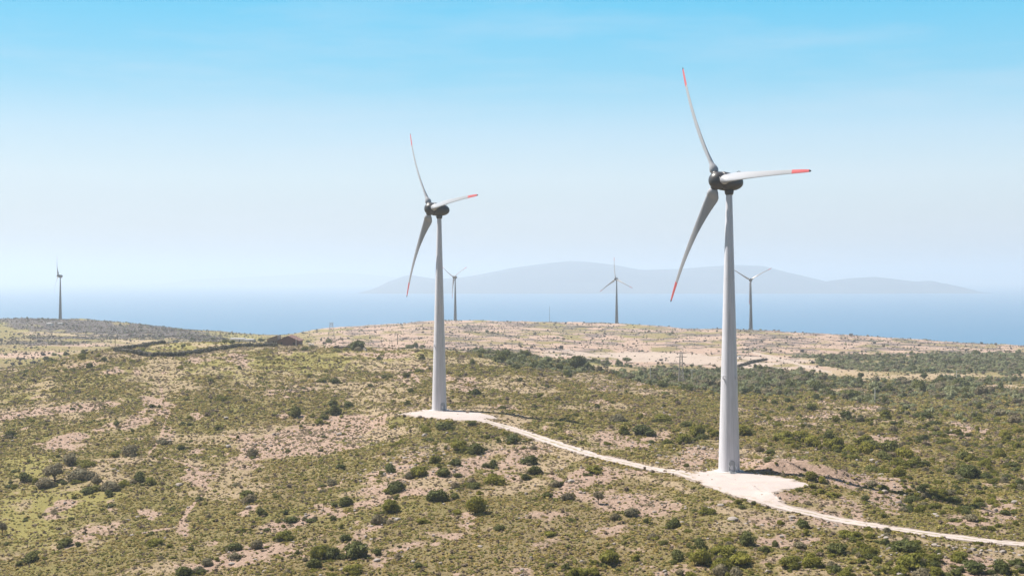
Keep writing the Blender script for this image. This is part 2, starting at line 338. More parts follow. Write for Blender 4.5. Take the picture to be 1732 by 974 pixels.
# ------------------------------------------------------------------ what grows where: patches in plan
# (px, py, rx, ry, angle, kind, strength): P pink earth, S straw, Y yellow-green grass, W pale bare strip, H dark heath
PATCH = [
 (70,697,120,7,-6,'P',1),(240,712,45,10,-20,'P',1),(215,722,40,6,-5,'S',1),(285,735,20,14,0,'P',.8),(120,742,60,8,-8,'P',.9),(110,755,45,8,0,'P',.8),
 (210,780,70,7,-5,'S',1),(150,790,50,6,0,'S',.8),(330,782,25,6,15,'S',1),(70,838,45,10,-5,'Y',1),(120,850,45,8,-8,'Y',1.2),(60,800,40,12,0,'Y',.9),(40,890,70,34,0,'Y',.8),(90,850,120,40,-4,'Y',.85),(60,780,70,14,0,'Y',.7),
 (90,872,20,5,0,'P',.7),(245,866,22,6,0,'P',.9),(170,895,70,14,-15,'P',.6),(130,915,40,8,-20,'P',.6),(310,893,12,12,0,'P',.9),(400,735,40,5,-5,'S',.8),(430,760,30,14,0,'P',.7),
 (345,800,8,20,-30,'P',.5),
 (520,745,110,22,-12,'P',1),(560,735,80,12,-5,'S',1.1),(600,712,45,12,10,'P',.9),(640,735,60,10,-10,'S',1),(470,765,55,12,0,'P',1),(450,745,40,8,-8,'S',.9),(545,765,40,9,-10,'P',.8),
 (640,830,60,12,-15,'P',.8),(620,850,35,8,-10,'P',.8),(720,815,50,12,-10,'S',.9),(700,830,40,8,0,'P',.8),(790,790,25,14,-20,'P',.9),(810,775,30,10,-20,'P',.9),(850,830,50,8,-5,'S',1),
 (660,800,40,10,-20,'P',.7),(690,775,50,14,-20,'P',.5),(740,800,30,8,-10,'P',.7),
 (880,770,40,12,-15,'P',.9),(920,790,40,14,-10,'S',1),(940,760,40,10,20,'S',1),(890,815,35,6,0,'S',1),(985,812,42,16,-32,'P',1.1),(960,825,30,8,-20,'S',.8),(700,920,50,8,-15,'P',.7),(740,905,35,8,-15,'P',.8),
 (610,905,20,8,0,'P',.6),(500,880,60,9,-15,'P',.7),(480,890,30,5,-5,'S',.9),(400,945,60,14,-15,'P',1),(450,930,40,10,-10,'P',1),(270,962,45,14,-10,'S',1.1),(340,958,50,10,0,'P',.9),(640,945,20,6,0,'P',.6),(520,915,30,8,-20,'P',.5),
 (730,695,110,8,0,'S',1.1),(650,702,40,5,-5,'S',1),(850,707,60,7,5,'S',1),(880,690,50,5,0,'P',.5),(870,722,40,8,20,'S',.9),
 (1050,740,60,14,0,'P',.9),(1070,755,50,8,0,'P',.8),(1000,742,45,10,15,'S',.8),(1180,768,60,14,0,'P',.6),(1150,778,50,9,0,'P',.7),(1290,765,60,9,0,'S',.8),(1320,788,85,11,3,'P',1.7),(1425,806,70,11,8,'P',1.7),
 (1320,840,36,10,5,'P',1.1),(1400,850,50,5,8,'S',.7),(1440,855,40,8,0,'S',.6),(1380,865,55,6,10,'P',.7),(1060,850,60,16,10,'P',.9),(1000,840,30,12,0,'P',.6),(1110,862,50,10,5,'P',.8),(1260,868,70,9,5,'S',.8),(1300,880,60,10,0,'P',.7),
 (1130,818,50,6,17,'S',1),(1060,800,50,5,14,'S',.9),(1090,785,60,5,14,'S',.8),(1170,798,60,6,5,'S',.9),
 (930,870,50,8,0,'P',.6),(1040,895,40,10,-10,'P',.6),(1080,930,40,10,0,'P',.5),(930,915,40,10,-20,'P',.5),(880,965,30,8,0,'P',.7),(1560,915,60,6,6,'S',1),(1620,922,60,5,4,'S',.8),(1650,950,50,14,0,'P',.9),(1580,965,40,8,0,'P',.8),(1700,900,40,8,0,'P',.5),
 (1500,838,24,22,30,'P',.9),(1580,735,40,5,10,'P',.5),(1560,700,60,4,8,'S',.5),(1370,708,40,4,5,'S',.6),(1330,720,60,5,5,'S',.5),
 (900,660,70,8,0,'S',.7),(820,655,80,9,0,'S',.7),(700,640,50,6,-10,'S',.7),(660,625,60,6,0,'S',.7),(640,600,60,5,0,'P',1),(1010,640,50,6,8,'S',.8),(940,640,40,5,0,'S',.8),(1080,660,60,5,5,'S',.7),(1160,650,60,5,0,'S',.7),
 (480,615,330,26,-3,'Y',.75),(800,612,200,14,0,'Y',.6),(330,592,95,8,-4,'S',1.3),(330,592,85,7,-3,'Y',1.5),(420,583,50,4,-3,'Y',1.2),(500,588,60,5,0,'S',.9),(200,640,150,12,-8,'Y',.5),(130,620,60,5,-10,'P',.6),(60,670,70,8,-8,'Y',.5),
 (260,602,110,1.6,1,'S',1.6),(190,597,30,2.5,0,'S',1.2),
]
FARP = [
 (1090,604,150,6,2,'W',1.3),(1210,612,120,6,3,'W',1.2),(1150,602,170,3,2,'W',1.2),(1330,609,70,4,4,'P',1.2),(1350,616,75,2.2,15,'W',1.4),(1440,632,60,4,5,'S',1.2),(1530,640,60,3.5,3,'S',1.2),(1600,634,40,3,0,'S',1.1),(1430,662,60,3.5,-2,'S',1.2),
 (1700,650,40,4,0,'S',.9),(1700,606,30,4,0,'Y',1),(940,600,60,5,5,'S',.9),(830,583,70,3,3,'S',.9),(1010,615,60,3,8,'Y',.9),
 (180,556,140,12,4,'H',1.3),(290,562,80,9,8,'H',1.3),(60,541,90,4,1,'H',1.2),(40,550,60,4,2,'Y',1.2),(350,566,90,3.5,4,'Y',1.1),(160,567,120,3.5,2,'S',.9),(60,580,120,4,0,'H',.6),(50,600,80,5,-2,'P',.9),(150,583,120,4,0,'P',.7),(20,630,60,6,0,'P',.8),(100,572,70,3,0,'H',.8),(250,578,80,4,2,'S',.7),(90,560,60,3,0,'Y',.8),
]
THICK = [[(1090,624),(1240,627),(1290,616),(1340,622),(1400,628),(1460,642),(1560,646),(1610,640),(1700,640),(1900,640),(1900,740),(1650,715),(1500,690),(1400,672),(1250,668),(1150,658),(1060,640),(990,620),(940,606),(1000,610)],
         [(1350,604),(1430,600),(1520,602),(1600,598),(1900,598),(1900,636),(1600,632),(1500,634),(1420,622),(1360,612)],
         [(800,592),(850,596),(900,604),(960,618),(1010,630),(960,634),(880,618),(800,600)]]
PAD1 = [(1150, 803), (1190, 796), (1230, 792), (1262, 797), (1325, 807), (1372, 821), (1335, 829), (1302, 833), (1322, 848), (1290, 850), (1240, 836), (1190, 819)]
PAD2 = [(672, 701.5), (700, 696.5), (742, 691.5), (800, 696), (836, 704.5), (822, 712), (780, 712), (740, 709), (705, 706)]
TRAILS = [([(268, 640), (285, 700), (278, 722), (268, 745), (250, 768), (300, 782), (332, 792), (348, 825), (318, 860), (304, 890), (312, 905)], .4), ([(0, 742), (60, 726), (130, 716), (230, 706), (285, 700)], .7), ([(1350, 690), (1430, 706), (1498, 716), (1570, 727), (1640, 740)], .8), ([(700, 650), (670, 640), (640, 636)], .8),
          ([(690, 622), (705, 640), (712, 652)], .7), ([(420, 775), (470, 765), (540, 742), (600, 735), (655, 712)], 1.0), ([(930, 800), (980, 835), (1040, 858), (1110, 866)], .8), ([(1455, 880), (1440, 850), (1420, 835)], .8), ([(300, 893), (240, 905), (150, 900)], .6)]
CLEAR = [[(1296,611),(1350,611),(1440,626),(1560,633),(1605,639),(1560,647),(1450,643),(1380,632),(1290,622)], [(1375,662),(1460,654),(1485,661),(1400,669)], [(1560,634),(1690,631),(1690,636),(1560,639)], [(1660,652),(1740,648),(1740,656),(1670,658)], [(1000,616),(1060,622),(1110,634),(1060,634),(1000,624)]]
FIELD = [(208,595),(250,586),(300,578.5),(440,581),(445,586),(370,592.5),(330,597.5),(290,602.5),(235,599.5)]
def in_poly(px, py, poly):
    r = np.zeros(px.shape, bool); n = len(poly)
    for i in range(n):
        x0, y0 = poly[i]; x1, y1 = poly[(i+1) % n]
        c = ((y0 > py) != (y1 > py)) & (px < (x1-x0)*(py-y0)/((y1-y0) or 1e-9)+x0); r ^= c
    return r
def masks(X, Y, Z):
    X = np.asarray(X, float); Y = np.asarray(Y, float); px = CX+FPX*X/Y; py = HZ+FPX*(CAMZ-Z)/Y
    s = Y/260; u_ = X/s; v_ = 260*np.log(Y)              # grain grows with distance so far slopes keep broad patches
    n1 = fbm(u_/6, v_/9, 4, 31); n2 = fbm(u_/2.2, v_/3, 3, 57)
    out = {k: np.zeros(X.shape) for k in 'PSYWH'}
    farm = Y > 600
    for lst, sel in ((PATCH, ~farm), (FARP, farm)):
        for cx_, cy_, rx, ry, an, kd, st in lst:
            r = max(rx, ry)*1.7
            k = np.nonzero(sel & (np.abs(px-cx_) < r) & (np.abs(py-cy_) < r))[0]
            if len(k) == 0: continue
            a = R(an); dx = px[k]-cx_; dy = py[k]-cy_; u = dx*math.cos(a)+dy*math.sin(a); v = -dx*math.sin(a)+dy*math.cos(a)
            d = np.hypot(u/rx, v/ry)
            val = st*np.clip(1.5-d+(n1[k]-.5)*1.7+(n2[k]-.5)*1.1, 0, 1.2)
            out[kd][k] = np.maximum(out[kd][k], np.clip(val, 0, 1))
    rnd = sstep(.60, .74, fbm(u_/9, v_/17, 4, 91)+.25*(n2-.5))*.75
    out['P'] = np.maximum(out['P'], np.where(farm, 0, rnd))
    rs = sstep(.53, .70, fbm(u_/14, v_/22, 4, 191)+.25*(n2-.5))*.62
    out['S'] = np.maximum(out['S'], np.where(farm, 0, rs))
    for tp, tw in TRAILS:
        q = [P2(*p) for p in tp]; dd, _, _ = seg_dist(X, Y, q); out['P'] = np.maximum(out['P'], (1-sstep(tw*.5, tw*1.7, dd+(n2-.5)*2.2*tw))*.8)
    # open stony plateau far off
    plat = sstep(430, 640, px+120*(n1-.5))*sstep(620, 760, Y)
    out['P'] = np.maximum(out['P'], plat*(.22+.78*sstep(.34, .56, n1))); out['S'] = np.maximum(out['S'], plat*.18*sstep(.45, .65, n2)); out['H'] = np.maximum(out['H'], plat*.62*sstep(.40, .62, fbm(u_/4, v_/3, 4, 301)-.12*(n2-.5)))
    t = np.zeros(X.shape)
    wx, wy = px+(n1-.5)*70, py+(n2-.5)*9
    for p in THICK: t = np.maximum(t, in_poly(wx, wy, p)*1.0)
    cl = np.zeros(X.shape, bool)
    for p in CLEAR: cl |= in_poly(px+(n1-.5)*30, py+(n2-.5)*5, p)
    cl &= Y > 420; t = t*(~cl); out['S'] = np.where(cl, np.maximum(out['S'], .35+.9*sstep(.35, .6, n1)), out['S'])
    fd = in_poly(px, py, FIELD) & (Y > 470) & (Y < 660); out['Y'] = np.where(fd, 1.0, out['Y']); out['S'] = np.where(fd, .75*sstep(.42, .6, n1), out['S']); out['P'] = np.where(fd, 0, out['P'])
    t = t*(Y > 340)*(1-.75*sstep(655, 690, wy))*(.35+.65*sstep(.36, .56, n1))
    for k in 'PS': out[k] = out[k]*np.where(t > 0, .15, 1)
    fs = np.maximum(out['W'], 0)
    t = t*(1-np.clip(fs*2, 0, 1))
    for cx_, cy_, rx, ry, an, kd, st in FARP:
        if kd in 'SP' and cx_ > 1300:
            k = np.nonzero(farm & (np.hypot((px-cx_)/rx, (py-cy_)/ry) < 1+(n1-.5)))[0]; t[k] *= .1; out['S'][k] = np.maximum(out['S'][k], .8)
    out['T'] = t; out['px'] = px; out['py'] = py; out['n1'] = n1; out['n2'] = n2
    dt, _, _ = seg_dist(X, Y, TRACK)
    wpx, wpy = px+(n2-.5)*16, py+(n1-.5)*6; pads = np.zeros(X.shape)
    for p in (PAD1, PAD2): pads = np.maximum(pads, in_poly(wpx, wpy, p)*1.0)
    out['road'] = np.maximum(1-sstep(1.3, 2.3, dt+(n2-.5)*1.8), np.where(Y < 600, pads, 0))
    return out

ZG = CAMZ-HG
mk = masks(XG.ravel(), DG.ravel(), ZG.ravel())
def terrain():
    nr, nc = HG.shape
    V = np.stack([XG.ravel(), DG.ravel(), ZG.ravel()], 1)
    i = np.arange(nr-1)[:, None]*nc+np.arange(nc-1)[None, :]; i = i.ravel()
    F = np.stack([i, i+1, i+1+nc, i+nc], 1)
    m = NM('ground'); p = m.pos()
    a = m.attr('mask_a'); b = m.attr('mask_b'); sa = m.n('ShaderNodeSeparateColor'); m.L.new(a.outputs['Color'], sa.inputs[0]); sb_ = m.n('ShaderNodeSeparateColor'); m.L.new(b.outputs['Color'], sb_.inputs[0])
    nf = m.noise(1.1, 6, .7, p); nm = m.noise(.16, 5, .6, p); nl = m.noise(.02, 4, .6, p); nff = m.noise(4.5, 4, .7, p)
    ng = m.noise(9.0, 3, .7, p); fine = m.math('ADD', m.math('MULTIPLY', nff, .6), m.math('MULTIPLY', ng, .4))
    c = m.mix(m.mrange(fine, .36, .64), (0.08346, 0.06869, 0.02697), (0.3588, 0.2763, 0.1206))
    c = m.mix(m.mrange(nm, .42, .66), c, m.mix(m.mrange(fine, .36, .64), (0.1035, 0.09856, 0.0284), (0.2921, 0.2539, 0.08803)))
    c = m.mix(m.mrange(nl, .46, .62, 0, .6), c, m.mix(m.mrange(fine, .36, .64), (0.1252, 0.0896, 0.05396), (0.3672, 0.2688, 0.1633)))
    def thr(sock, w=.55): return m.mrange(m.math('ADD', sock, m.math('MULTIPLY', m.math('SUBTRACT', nf, .5), 1.1)), .5-w/2, .5+w/2, 0, 1, True)
    green = m.mix(nff, (0.1803, 0.158, 0.05005), (0.3131, 0.2663, 0.09438)); c = m.mix(thr(sa.outputs[2]), c, green)
    straw = m.mix(nff, (0.2485, 0.1825, 0.1111), (0.4437, 0.3393, 0.2203)); c = m.mix(thr(sa.outputs[1]), c, straw)
    pink = m.mix(m.mrange(m.math('MULTIPLY', m.math('ADD', fine, nf), .5), .34, .60), (0.21, 0.1431, 0.1045), (0.4674, 0.3297, 0.2548)); c = m.mix(thr(sa.outputs[0]), c, pink)
    heath = m.mix(nf, (0.06175, 0.05083, 0.05304), (0.1381, 0.1106, 0.09984)); c = m.mix(thr(sb_.outputs[1]), c, heath)
    pale = m.mix(nf, (0.3062, 0.2343, 0.1888), (0.49, 0.396, 0.328)); c = m.mix(thr(sb_.outputs[0]), c, pale)
    c = m.mix(m.math('MULTIPLY', sb_.outputs[2], .6), c, m.mix(nf, (0.056, 0.0588, 0.0336), (0.119, 0.1148, 0.0588)))
    road = m.mix(m.math('MULTIPLY', m.math('ADD', nff, nm), .5), (0.2888, 0.2262, 0.1866), (0.4725, 0.3907, 0.3432)); c = m.mix(thr(a.outputs['Alpha'], .3), c, road)
    m.col(c); m.rough(.95).spec(.1); m.bump(m.math('ADD', nf, m.math('MULTIPLY', fine, .7)), 1.0, .45)
    me = mesh_np('terrain', V, F, [m.m], True)
    for nm_, ks in (('mask_a', ('P', 'S', 'Y', 'road')), ('mask_b', ('W', 'H', 'T', 'T'))):
        at_ = me.color_attributes.new(nm_, 'FLOAT_COLOR', 'POINT')
        at_.data.foreach_set('color', np.stack([np.clip(mk[k], 0, 1) for k in ks], 1).astype(np.float32).ravel())
    o = obj('terrain', me); tag(o, 'dry scrub covered hills sloping down towards the sea', kind='structure')
terrain()

# ------------------------------------------------------------------ sea, islands, haze
def sea():
    m = NM('sea'); p = m.pos(); mp = m.n('ShaderNodeMapping'); mp.inputs['Scale'].default_value = (.004, .02, 1); m.L.new(p, mp.inputs[0])
    m.col(m.mix(m.noise(1, 5, .6, mp.outputs[0]), (.010, .088, .185), (.018, .115, .23))); m.rough(.35).spec(.35)
    m.bump(m.noise(.12, 5, .6, p), .35, .6)
    S = 45000
    me = mesh_np('sea', [(-S, -500, 0), (S, -500, 0), (S, S, 0), (-S, S, 0)], [(0, 1, 2, 3)], [m.m])
    tag(obj('sea', me), 'hazy blue sea reaching to the pale horizon', kind='structure')
sea()
ISLE_D = 10600.0
def island(prof, D, label, depth, name='island_hills'):
    k = D/FPX; px = np.arange(prof[0][0], prof[-1][0]+.1, 3.0); y = np.interp(px, [p[0] for p in prof], [p[1] for p in prof]); y = smooth1(y, 7)
    base = HZ+FPX*CAMZ/D; z = np.clip((base-y)*k, 0, None)
    n = 40; V = []; t = np.linspace(-1, 1, n)
    X = (px-CX)*k
    XX, TT = np.meshgrid(X, t, indexing='ij'); prof_d = np.clip(1-np.abs(TT)**1.35, 0, 1)
    rid = 1+.55*(fbm(XX/420, TT*4.1, 5, 12)-.5)*(1-(1-np.abs(TT))**4)
    ZZ = z[:, None]*prof_d*rid-6*(np.abs(TT) > .98); YY = D+TT*depth
    V = np.stack([XX.ravel(), YY.ravel(), ZZ.ravel()-1], 1); i = (np.arange(len(X)-1)[:, None]*n+np.arange(n-1)[None, :]).ravel()
    F = np.stack([i, i+n, i+n+1, i+1], 1)
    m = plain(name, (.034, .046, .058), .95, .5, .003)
    tag(obj(name, mesh_np(name, V, F, [m], True)), label, kind='structure')
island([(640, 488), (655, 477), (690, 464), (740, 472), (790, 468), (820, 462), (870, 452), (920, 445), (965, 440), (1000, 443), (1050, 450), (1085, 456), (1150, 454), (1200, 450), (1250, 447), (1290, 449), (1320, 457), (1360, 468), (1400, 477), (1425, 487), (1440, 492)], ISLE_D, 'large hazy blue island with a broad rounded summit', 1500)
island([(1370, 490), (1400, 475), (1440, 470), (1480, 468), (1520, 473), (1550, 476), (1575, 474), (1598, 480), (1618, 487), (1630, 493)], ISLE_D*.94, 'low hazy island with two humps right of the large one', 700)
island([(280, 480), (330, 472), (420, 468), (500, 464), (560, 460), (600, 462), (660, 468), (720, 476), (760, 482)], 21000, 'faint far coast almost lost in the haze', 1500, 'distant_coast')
def haze():
    b = MB(); b.box((0, 21000, 99), (98000, 52000, 402)); b.v = [(x, y, z) for x, y, z in b.v]
    m = bpy.data.materials.new('haze'); m.use_nodes = True; nt = m.node_tree; nt.nodes.remove(nt.nodes['Principled BSDF'])
    v = nt.nodes.new('ShaderNodeVolumePrincipled'); v.inputs['Color'].default_value = (.725, .795, .87, 1); v.inputs['Density'].default_value = HAZE_DENSITY
    v.inputs['Anisotropy'].default_value = .2
    nt.links.new(v.outputs[0], nt.nodes['Material Output'].inputs['Volume'])
    o = b.build('haze', m); tag(o, 'thin bluish haze over the hills and the sea', kind='stuff')
haze()
#PART2
# ------------------------------------------------------------------ gravel pads and track: sheets lying on the ground
def gravel_mat():
    m = NM('gravel'); p = m.pos(); a = m.noise(.35, 6, .65, p); b = m.noise(5, 4, .7, p); d = m.noise(.9, 4, .6, p)
    c = m.mix(a, (0.2898, 0.2383, 0.2157), (0.4588, 0.4027, 0.3838)); c = m.mix(m.mrange(b, .45, .75, 0, .5), c, (0.5313, 0.4438, 0.4021))
    c = m.mix(m.mrange(d, .60, .72, 0, .55), c, (0.48, 0.384, 0.272)); rut = m.attr('across').outputs['Fac']; e = m.noise(.6, 5, .65, p)
    mid = m.math('ABSOLUTE', rut); mw = m.math('MULTIPLY', m.mrange(mid, .16, .30, 1, 0, True), m.mrange(e, .42, .60)); c = m.mix(m.math('MULTIPLY', mw, .9), c, (.19, .165, .075))
    ew = m.math('MULTIPLY', m.mrange(mid, .62, .95, 0, 1, True), m.mrange(e, .40, .55)); c = m.mix(m.math('MULTIPLY', ew, .8), c, (.24, .19, .125))
    m.col(c); m.rough(.95).spec(.1); m.bump(m.math('ADD', b, e), .7, .08); return m.m
M['gravel'] = gravel_mat()
def ribbon(name, pts, hw, label):
    P = [Vector((x, y, 0)) for x, y in pts]; S = []
    for i in range(len(P)-1):
        p0, p1, p2, p3 = P[max(i-1, 0)], P[i], P[i+1], P[min(i+2, len(P)-1)]; n = max(2, int((p2-p1).length/.5))
        for k in range(n):
            t = k/n; S.append(.5*((2*p1)+(-p0+p2)*t+(2*p0-5*p1+4*p2-p3)*t*t+(-p0+3*p1-3*p2+p3)*t**3))
    V = []; nw = 9
    for i, p in enumerate(S):
        d = (S[min(i+1, len(S)-1)]-S[max(i-1, 0)]).normalized(); nrm = Vector((-d.y, d.x, 0))
        wl = hw*(1+1.0*(float(fbm(np.array([i*.11]), np.array([0.5]), 3, 3)[0])-.5)); wr = hw*(1+1.0*(float(fbm(np.array([i*.11]), np.array([7.5]), 3, 8)[0])-.5))
        for k in range(nw):
            q = p+nrm*(-wl+(wl+wr)*k/(nw-1)); V.append((q.x, q.y))
    V = np.array(V); z = G.zxy(V[:, 0], V[:, 1])+.05; V = np.column_stack([V, z]); n = len(S)
    i = (np.arange(n-1)[:, None]*nw+np.arange(nw-1)[None, :]).ravel()
    me = mesh_np(name, V, np.stack([i, i+1, i+nw+1, i+nw], 1), [M['gravel']], True); aa = me.attributes.new('across', 'FLOAT', 'POINT'); aa.data.foreach_set('value', np.tile(np.linspace(-1, 1, nw), n).astype(np.float32))
    o = obj(name, me); tag(o, label, kind='structure')
ribbon('gravel_track', TRACK, 1.5, 'pale gravel track winding past the two near turbines')
def pad(name, pxs, label, lift):
    P = [P2(*p) for p in pxs]; P = [g for g in [(at(*p).x, at(*p).y) for p in pxs]]
    cx_ = sum(p[0] for p in P)/len(P); cy__ = sum(p[1] for p in P)/len(P); B = []
    for i in range(len(P)):
        a, b = P[i], P[(i+1) % len(P)]; n = max(2, int(math.hypot(b[0]-a[0], b[1]-a[1])/.4))
        for k in range(n): B.append((a[0]+(b[0]-a[0])*k/n, a[1]+(b[1]-a[1])*k/n))
    B = np.array(B); r = np.hypot(B[:, 0]-cx_, B[:, 1]-cy__); jit = 1+(fbm(B[:, 0]/1.8, B[:, 1]/1.8, 5, 66)-.5)*.55
    rings = 26; V = []
    for k in range(1, rings+1):
        t = k/rings; V.append(np.column_stack([cx_+(B[:, 0]-cx_)*t*(1+(jit-1)*t), cy__+(B[:, 1]-cy__)*t*(1+(jit-1)*t)]))
    V = np.vstack([[[cx_, cy__]]]+V); z = G.zxy(V[:, 0], V[:, 1])+lift; V = np.column_stack([V, z]); n = len(B); F = [(0, 1+k, 1+(k+1) % n) for k in range(n)]
    for q in range(rings-1):
        for k in range(n): a = 1+q*n; k2 = (k+1) % n; F.append((a+k, a+n+k, a+n+k2, a+k2))
    me = mesh_np(name, V, F, [M['gravel']], True); aa = me.attributes.new('across', 'FLOAT', 'POINT'); aa.data.foreach_set('value', np.concatenate([[.45], np.repeat(.45+.5*np.linspace(0, 1, rings)**6, n)]).astype(np.float32))
    tag(obj(name, me), label, kind='structure')
pad('gravel_pad', PAD1, 'wide pale gravel pad around the foot of the nearest turbine', .056)
pad('gravel_pad', PAD2, 'pale gravel pad around the foot of the second turbine', .056)

# ------------------------------------------------------------------ wind turbines
HH, RB = 50.0, 24.4
def tower_mesh():
    b = MB(); n = 48; zs = np.linspace(-1.5, 48.1, 34); V = []; F = []
    for z in zs:
        r = 1.86+(.53-1.86)*max(z, 0)/48.1
        for k in range(n): a = 2*math.pi*k/n; V.append((r*math.cos(a), r*math.sin(a), z))
    for i in range(len(zs)-1):
        for k in range(n): k2 = (k+1) % n; F.append((i*n+k, i*n+k2, (i+1)*n+k2, (i+1)*n+k))
    b.add(V, F); return b.mesh('tower', M['tower'], True)
def lathe_x(prof, n=32):
    "profile of (x, radius, drop) turned about the x axis"
    V = []; F = []
    for x, r, dz in prof:
        for k in range(n): a = 2*math.pi*k/n; V.append((x, r*math.cos(a), r*math.sin(a)+dz))
    m = len(prof)
    for i in range(m-1):
        for k in range(n): k2 = (k+1) % n; F.append((i*n+k, i*n+k2, (i+1)*n+k2, (i+1)*n+k))
    F.append(tuple(range(n-1, -1, -1))); F.append(tuple((m-1)*n+k for k in range(n))); return V, F
# the rotor axis points along +x (nose); the tower axis stands at x = 0
def nacelle_mesh():
    b = MB(); pr = [(-2.75, .12, .02), (-2.68, .42, .01), (-2.45, .78, 0), (-2.05, 1.08, 0), (-1.5, 1.30, -.03), (-.8, 1.46, -.05), (0, 1.56, -.05), (.8, 1.62, -.03), (1.45, 1.62, 0), (1.75, 1.58, 0), (1.8, 1.45, 0)]
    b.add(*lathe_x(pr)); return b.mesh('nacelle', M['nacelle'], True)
def hub_mesh():
    b = MB(); pr = [(1.86, 1.30, 0), (1.90, 1.50, 0), (2.15, 1.55, 0), (2.6, 1.52, 0), (3.1, 1.40, 0), (3.5, 1.16, 0), (3.8, .82, 0), (3.97, .42, 0), (4.02, .1, 0)]
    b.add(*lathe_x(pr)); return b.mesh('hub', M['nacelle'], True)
RX = 2.55                                            # rotor plane along the axis
def yaw_bearing_mesh():
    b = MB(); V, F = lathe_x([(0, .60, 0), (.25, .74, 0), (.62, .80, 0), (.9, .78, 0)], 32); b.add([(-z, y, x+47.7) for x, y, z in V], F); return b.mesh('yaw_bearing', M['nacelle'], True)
def chord(r):
    return float(np.interp(r, [1.2, 1.6, 2.1, 2.8, 3.6, 5, 7, 10, 14, 18, 21, 23, 24, 24.4], [1.0, 1.25, 1.85, 2.25, 2.2, 1.92, 1.6, 1.25, .98, .78, .64, .54, .42, .22]))
def blade_section(r):
    "outline of the blade at radius r in the blade's own axes: x up the rotor axis, y towards the leading edge, z out along the blade"
    c = chord(r); rd = float(np.interp(r, [1.2, 1.7, 3.2], [1, .85, 0])); th = float(np.interp(r, [1.2, 3, 6, 12, 24.4], [.95, .42, .28, .2, .14])); tw = R(float(np.interp(r, [1.2, 3, 6, 10, 16, 24.4], [46, 42, 29, 17, 9, 3])))
    P = []; n = 22
    for k in range(n):
        a = 2*math.pi*k/n; xc = .5*(1+math.cos(a)); sg = 1 if a < math.pi else -1
        yt = 5*th*(.2969*math.sqrt(xc)-.126*xc-.3516*xc**2+.2843*xc**3-.1036*xc**4)*c
        af = ((.30-xc)*c, sg*yt*(1.15 if sg > 0 else .75)); ci = (-.5*c*math.cos(a), .5*c*math.sin(a))
        u = af[0]*(1-rd)+ci[0]*rd; w = af[1]*(1-rd)+ci[1]*rd
        q_ = max(r-1.6, 0)/22.8; bend = 2.9*(q_-q_*q_)       # the wind bows the outer blade back
        P.append((u*math.sin(tw)+w*math.cos(tw)*-1+bend, u*math.cos(tw)+w*math.sin(tw), r))
    return P
def loft(rs, name, mat, end=True):
    V = []; F = []; n = 22
    for r in rs: V += blade_section(r)
    for i in range(len(rs)-1):
        for k in range(n): k2 = (k+1) % n; F.append((i*n+k, i*n+k2, (i+1)*n+k2, (i+1)*n+k))
    F.append(tuple(range(n-1, -1, -1))) if rs[0] < 2 else None
    if end: F.append(tuple((len(rs)-1)*n+k for k in range(n)))
    me = mesh_np(name, V, F, [mat], True)
    bm = bmesh.new(); bm.from_mesh(me); bmesh.ops.recalc_face_normals(bm, faces=bm.faces); bm.to_mesh(me); bm.free(); return me
ME = dict(tower=tower_mesh(), nacelle=nacelle_mesh(), hub=hub_mesh(), bearing=yaw_bearing_mesh(),
          blade=loft([1.2, 1.4, 1.6, 1.85, 2.1, 2.4, 2.8, 3.2, 3.6, 4.2, 5, 6, 7, 8.5, 10, 12, 14, 16, 18, 20.3], 'blade', M['blade'], False),
          tip=loft([20.3, 21, 22, 23, 23.5, 24.0], 'blade_tip', M['red'], False), cap=loft([24.0, 24.2, 24.42], 'tip_cap', M['black']))
def collar_mesh():
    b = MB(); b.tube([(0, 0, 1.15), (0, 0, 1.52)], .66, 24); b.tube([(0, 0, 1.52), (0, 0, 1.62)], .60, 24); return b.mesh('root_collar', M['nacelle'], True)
ME['collar'] = collar_mesh()
def mast_mesh():
    b = MB(); b.tube([(-1.9, 0, 1.0), (-1.9, 0, 2.1)], .045, 6); b.tube([(-1.9, -.35, 1.75), (-1.9, .35, 1.75)], .035, 6); b.box((-1.9, -.35, 1.87), (.12, .12, .24)); b.box((-1.9, .35, 1.87), (.12, .12, .24)); return b.mesh('wind_sensor', M['black'])
ME['mast'] = mast_mesh()
def door_meshes():
    d = MB(); r = 1.80                                # arched door panel following the tower's face
    def arch(w, h, x, s): 
        P = [(x, -w, 0), (x, w, 0)]+[(x, w*math.cos(a), h-w+w*math.sin(a)) for a in np.linspace(0, math.pi, 12)]
        return P
    a0 = arch(.43, 2.1, r+.02, 0); a1 = [(r-.25, y, z) for _, y, z in a0]; n = len(a0)
    d.add(a0+a1, [tuple(range(n)), tuple(range(2*n-1, n-1, -1))]+[(k, n+k, n+(k+1) % n, (k+1) % n) for k in range(n)])
    f = MB(); f.tube([(r+.05, -.5, 0)]+[(r+.05-.0, -.5, 1.6)]+[(r+.05, -.5*math.cos(a), 1.62+.5*math.sin(a)) for a in np.linspace(.2, math.pi-.2, 9)]+[(r+.05, .5, 1.6), (r+.05, .5, 0)], .06, 6)
    st = MB()
    for k in range(4): st.box((r+.35+.28*k, 0, .33-.1*k), (.3, 1.0, .06)); 
    for s_ in (-1, 1):
        st.tube([(r+.15, .52*s_, .35), (r+1.4, .52*s_, 0)], .05, 6); st.tube([(r+.1, .52*s_, 1.3), (r+.5, .52*s_, 1.3), (r+1.4, .52*s_, .95), (r+1.4, .52*s_, 0)], .035, 6)
    return d.mesh('door', M['door']), f.mesh('door_frame', M['steel']), st.mesh('steps', M['steel'])
ME['door'], ME['door_frame'], ME['steps'] = door_meshes()
def lamp_mesh():
    b = MB(); b.box((0, 0, 0), (.34, .22, .12)); b.box((.12, 0, .26), (.2, .2, .40), taper=.8); return b.mesh('warning_lamp', M['tower'])
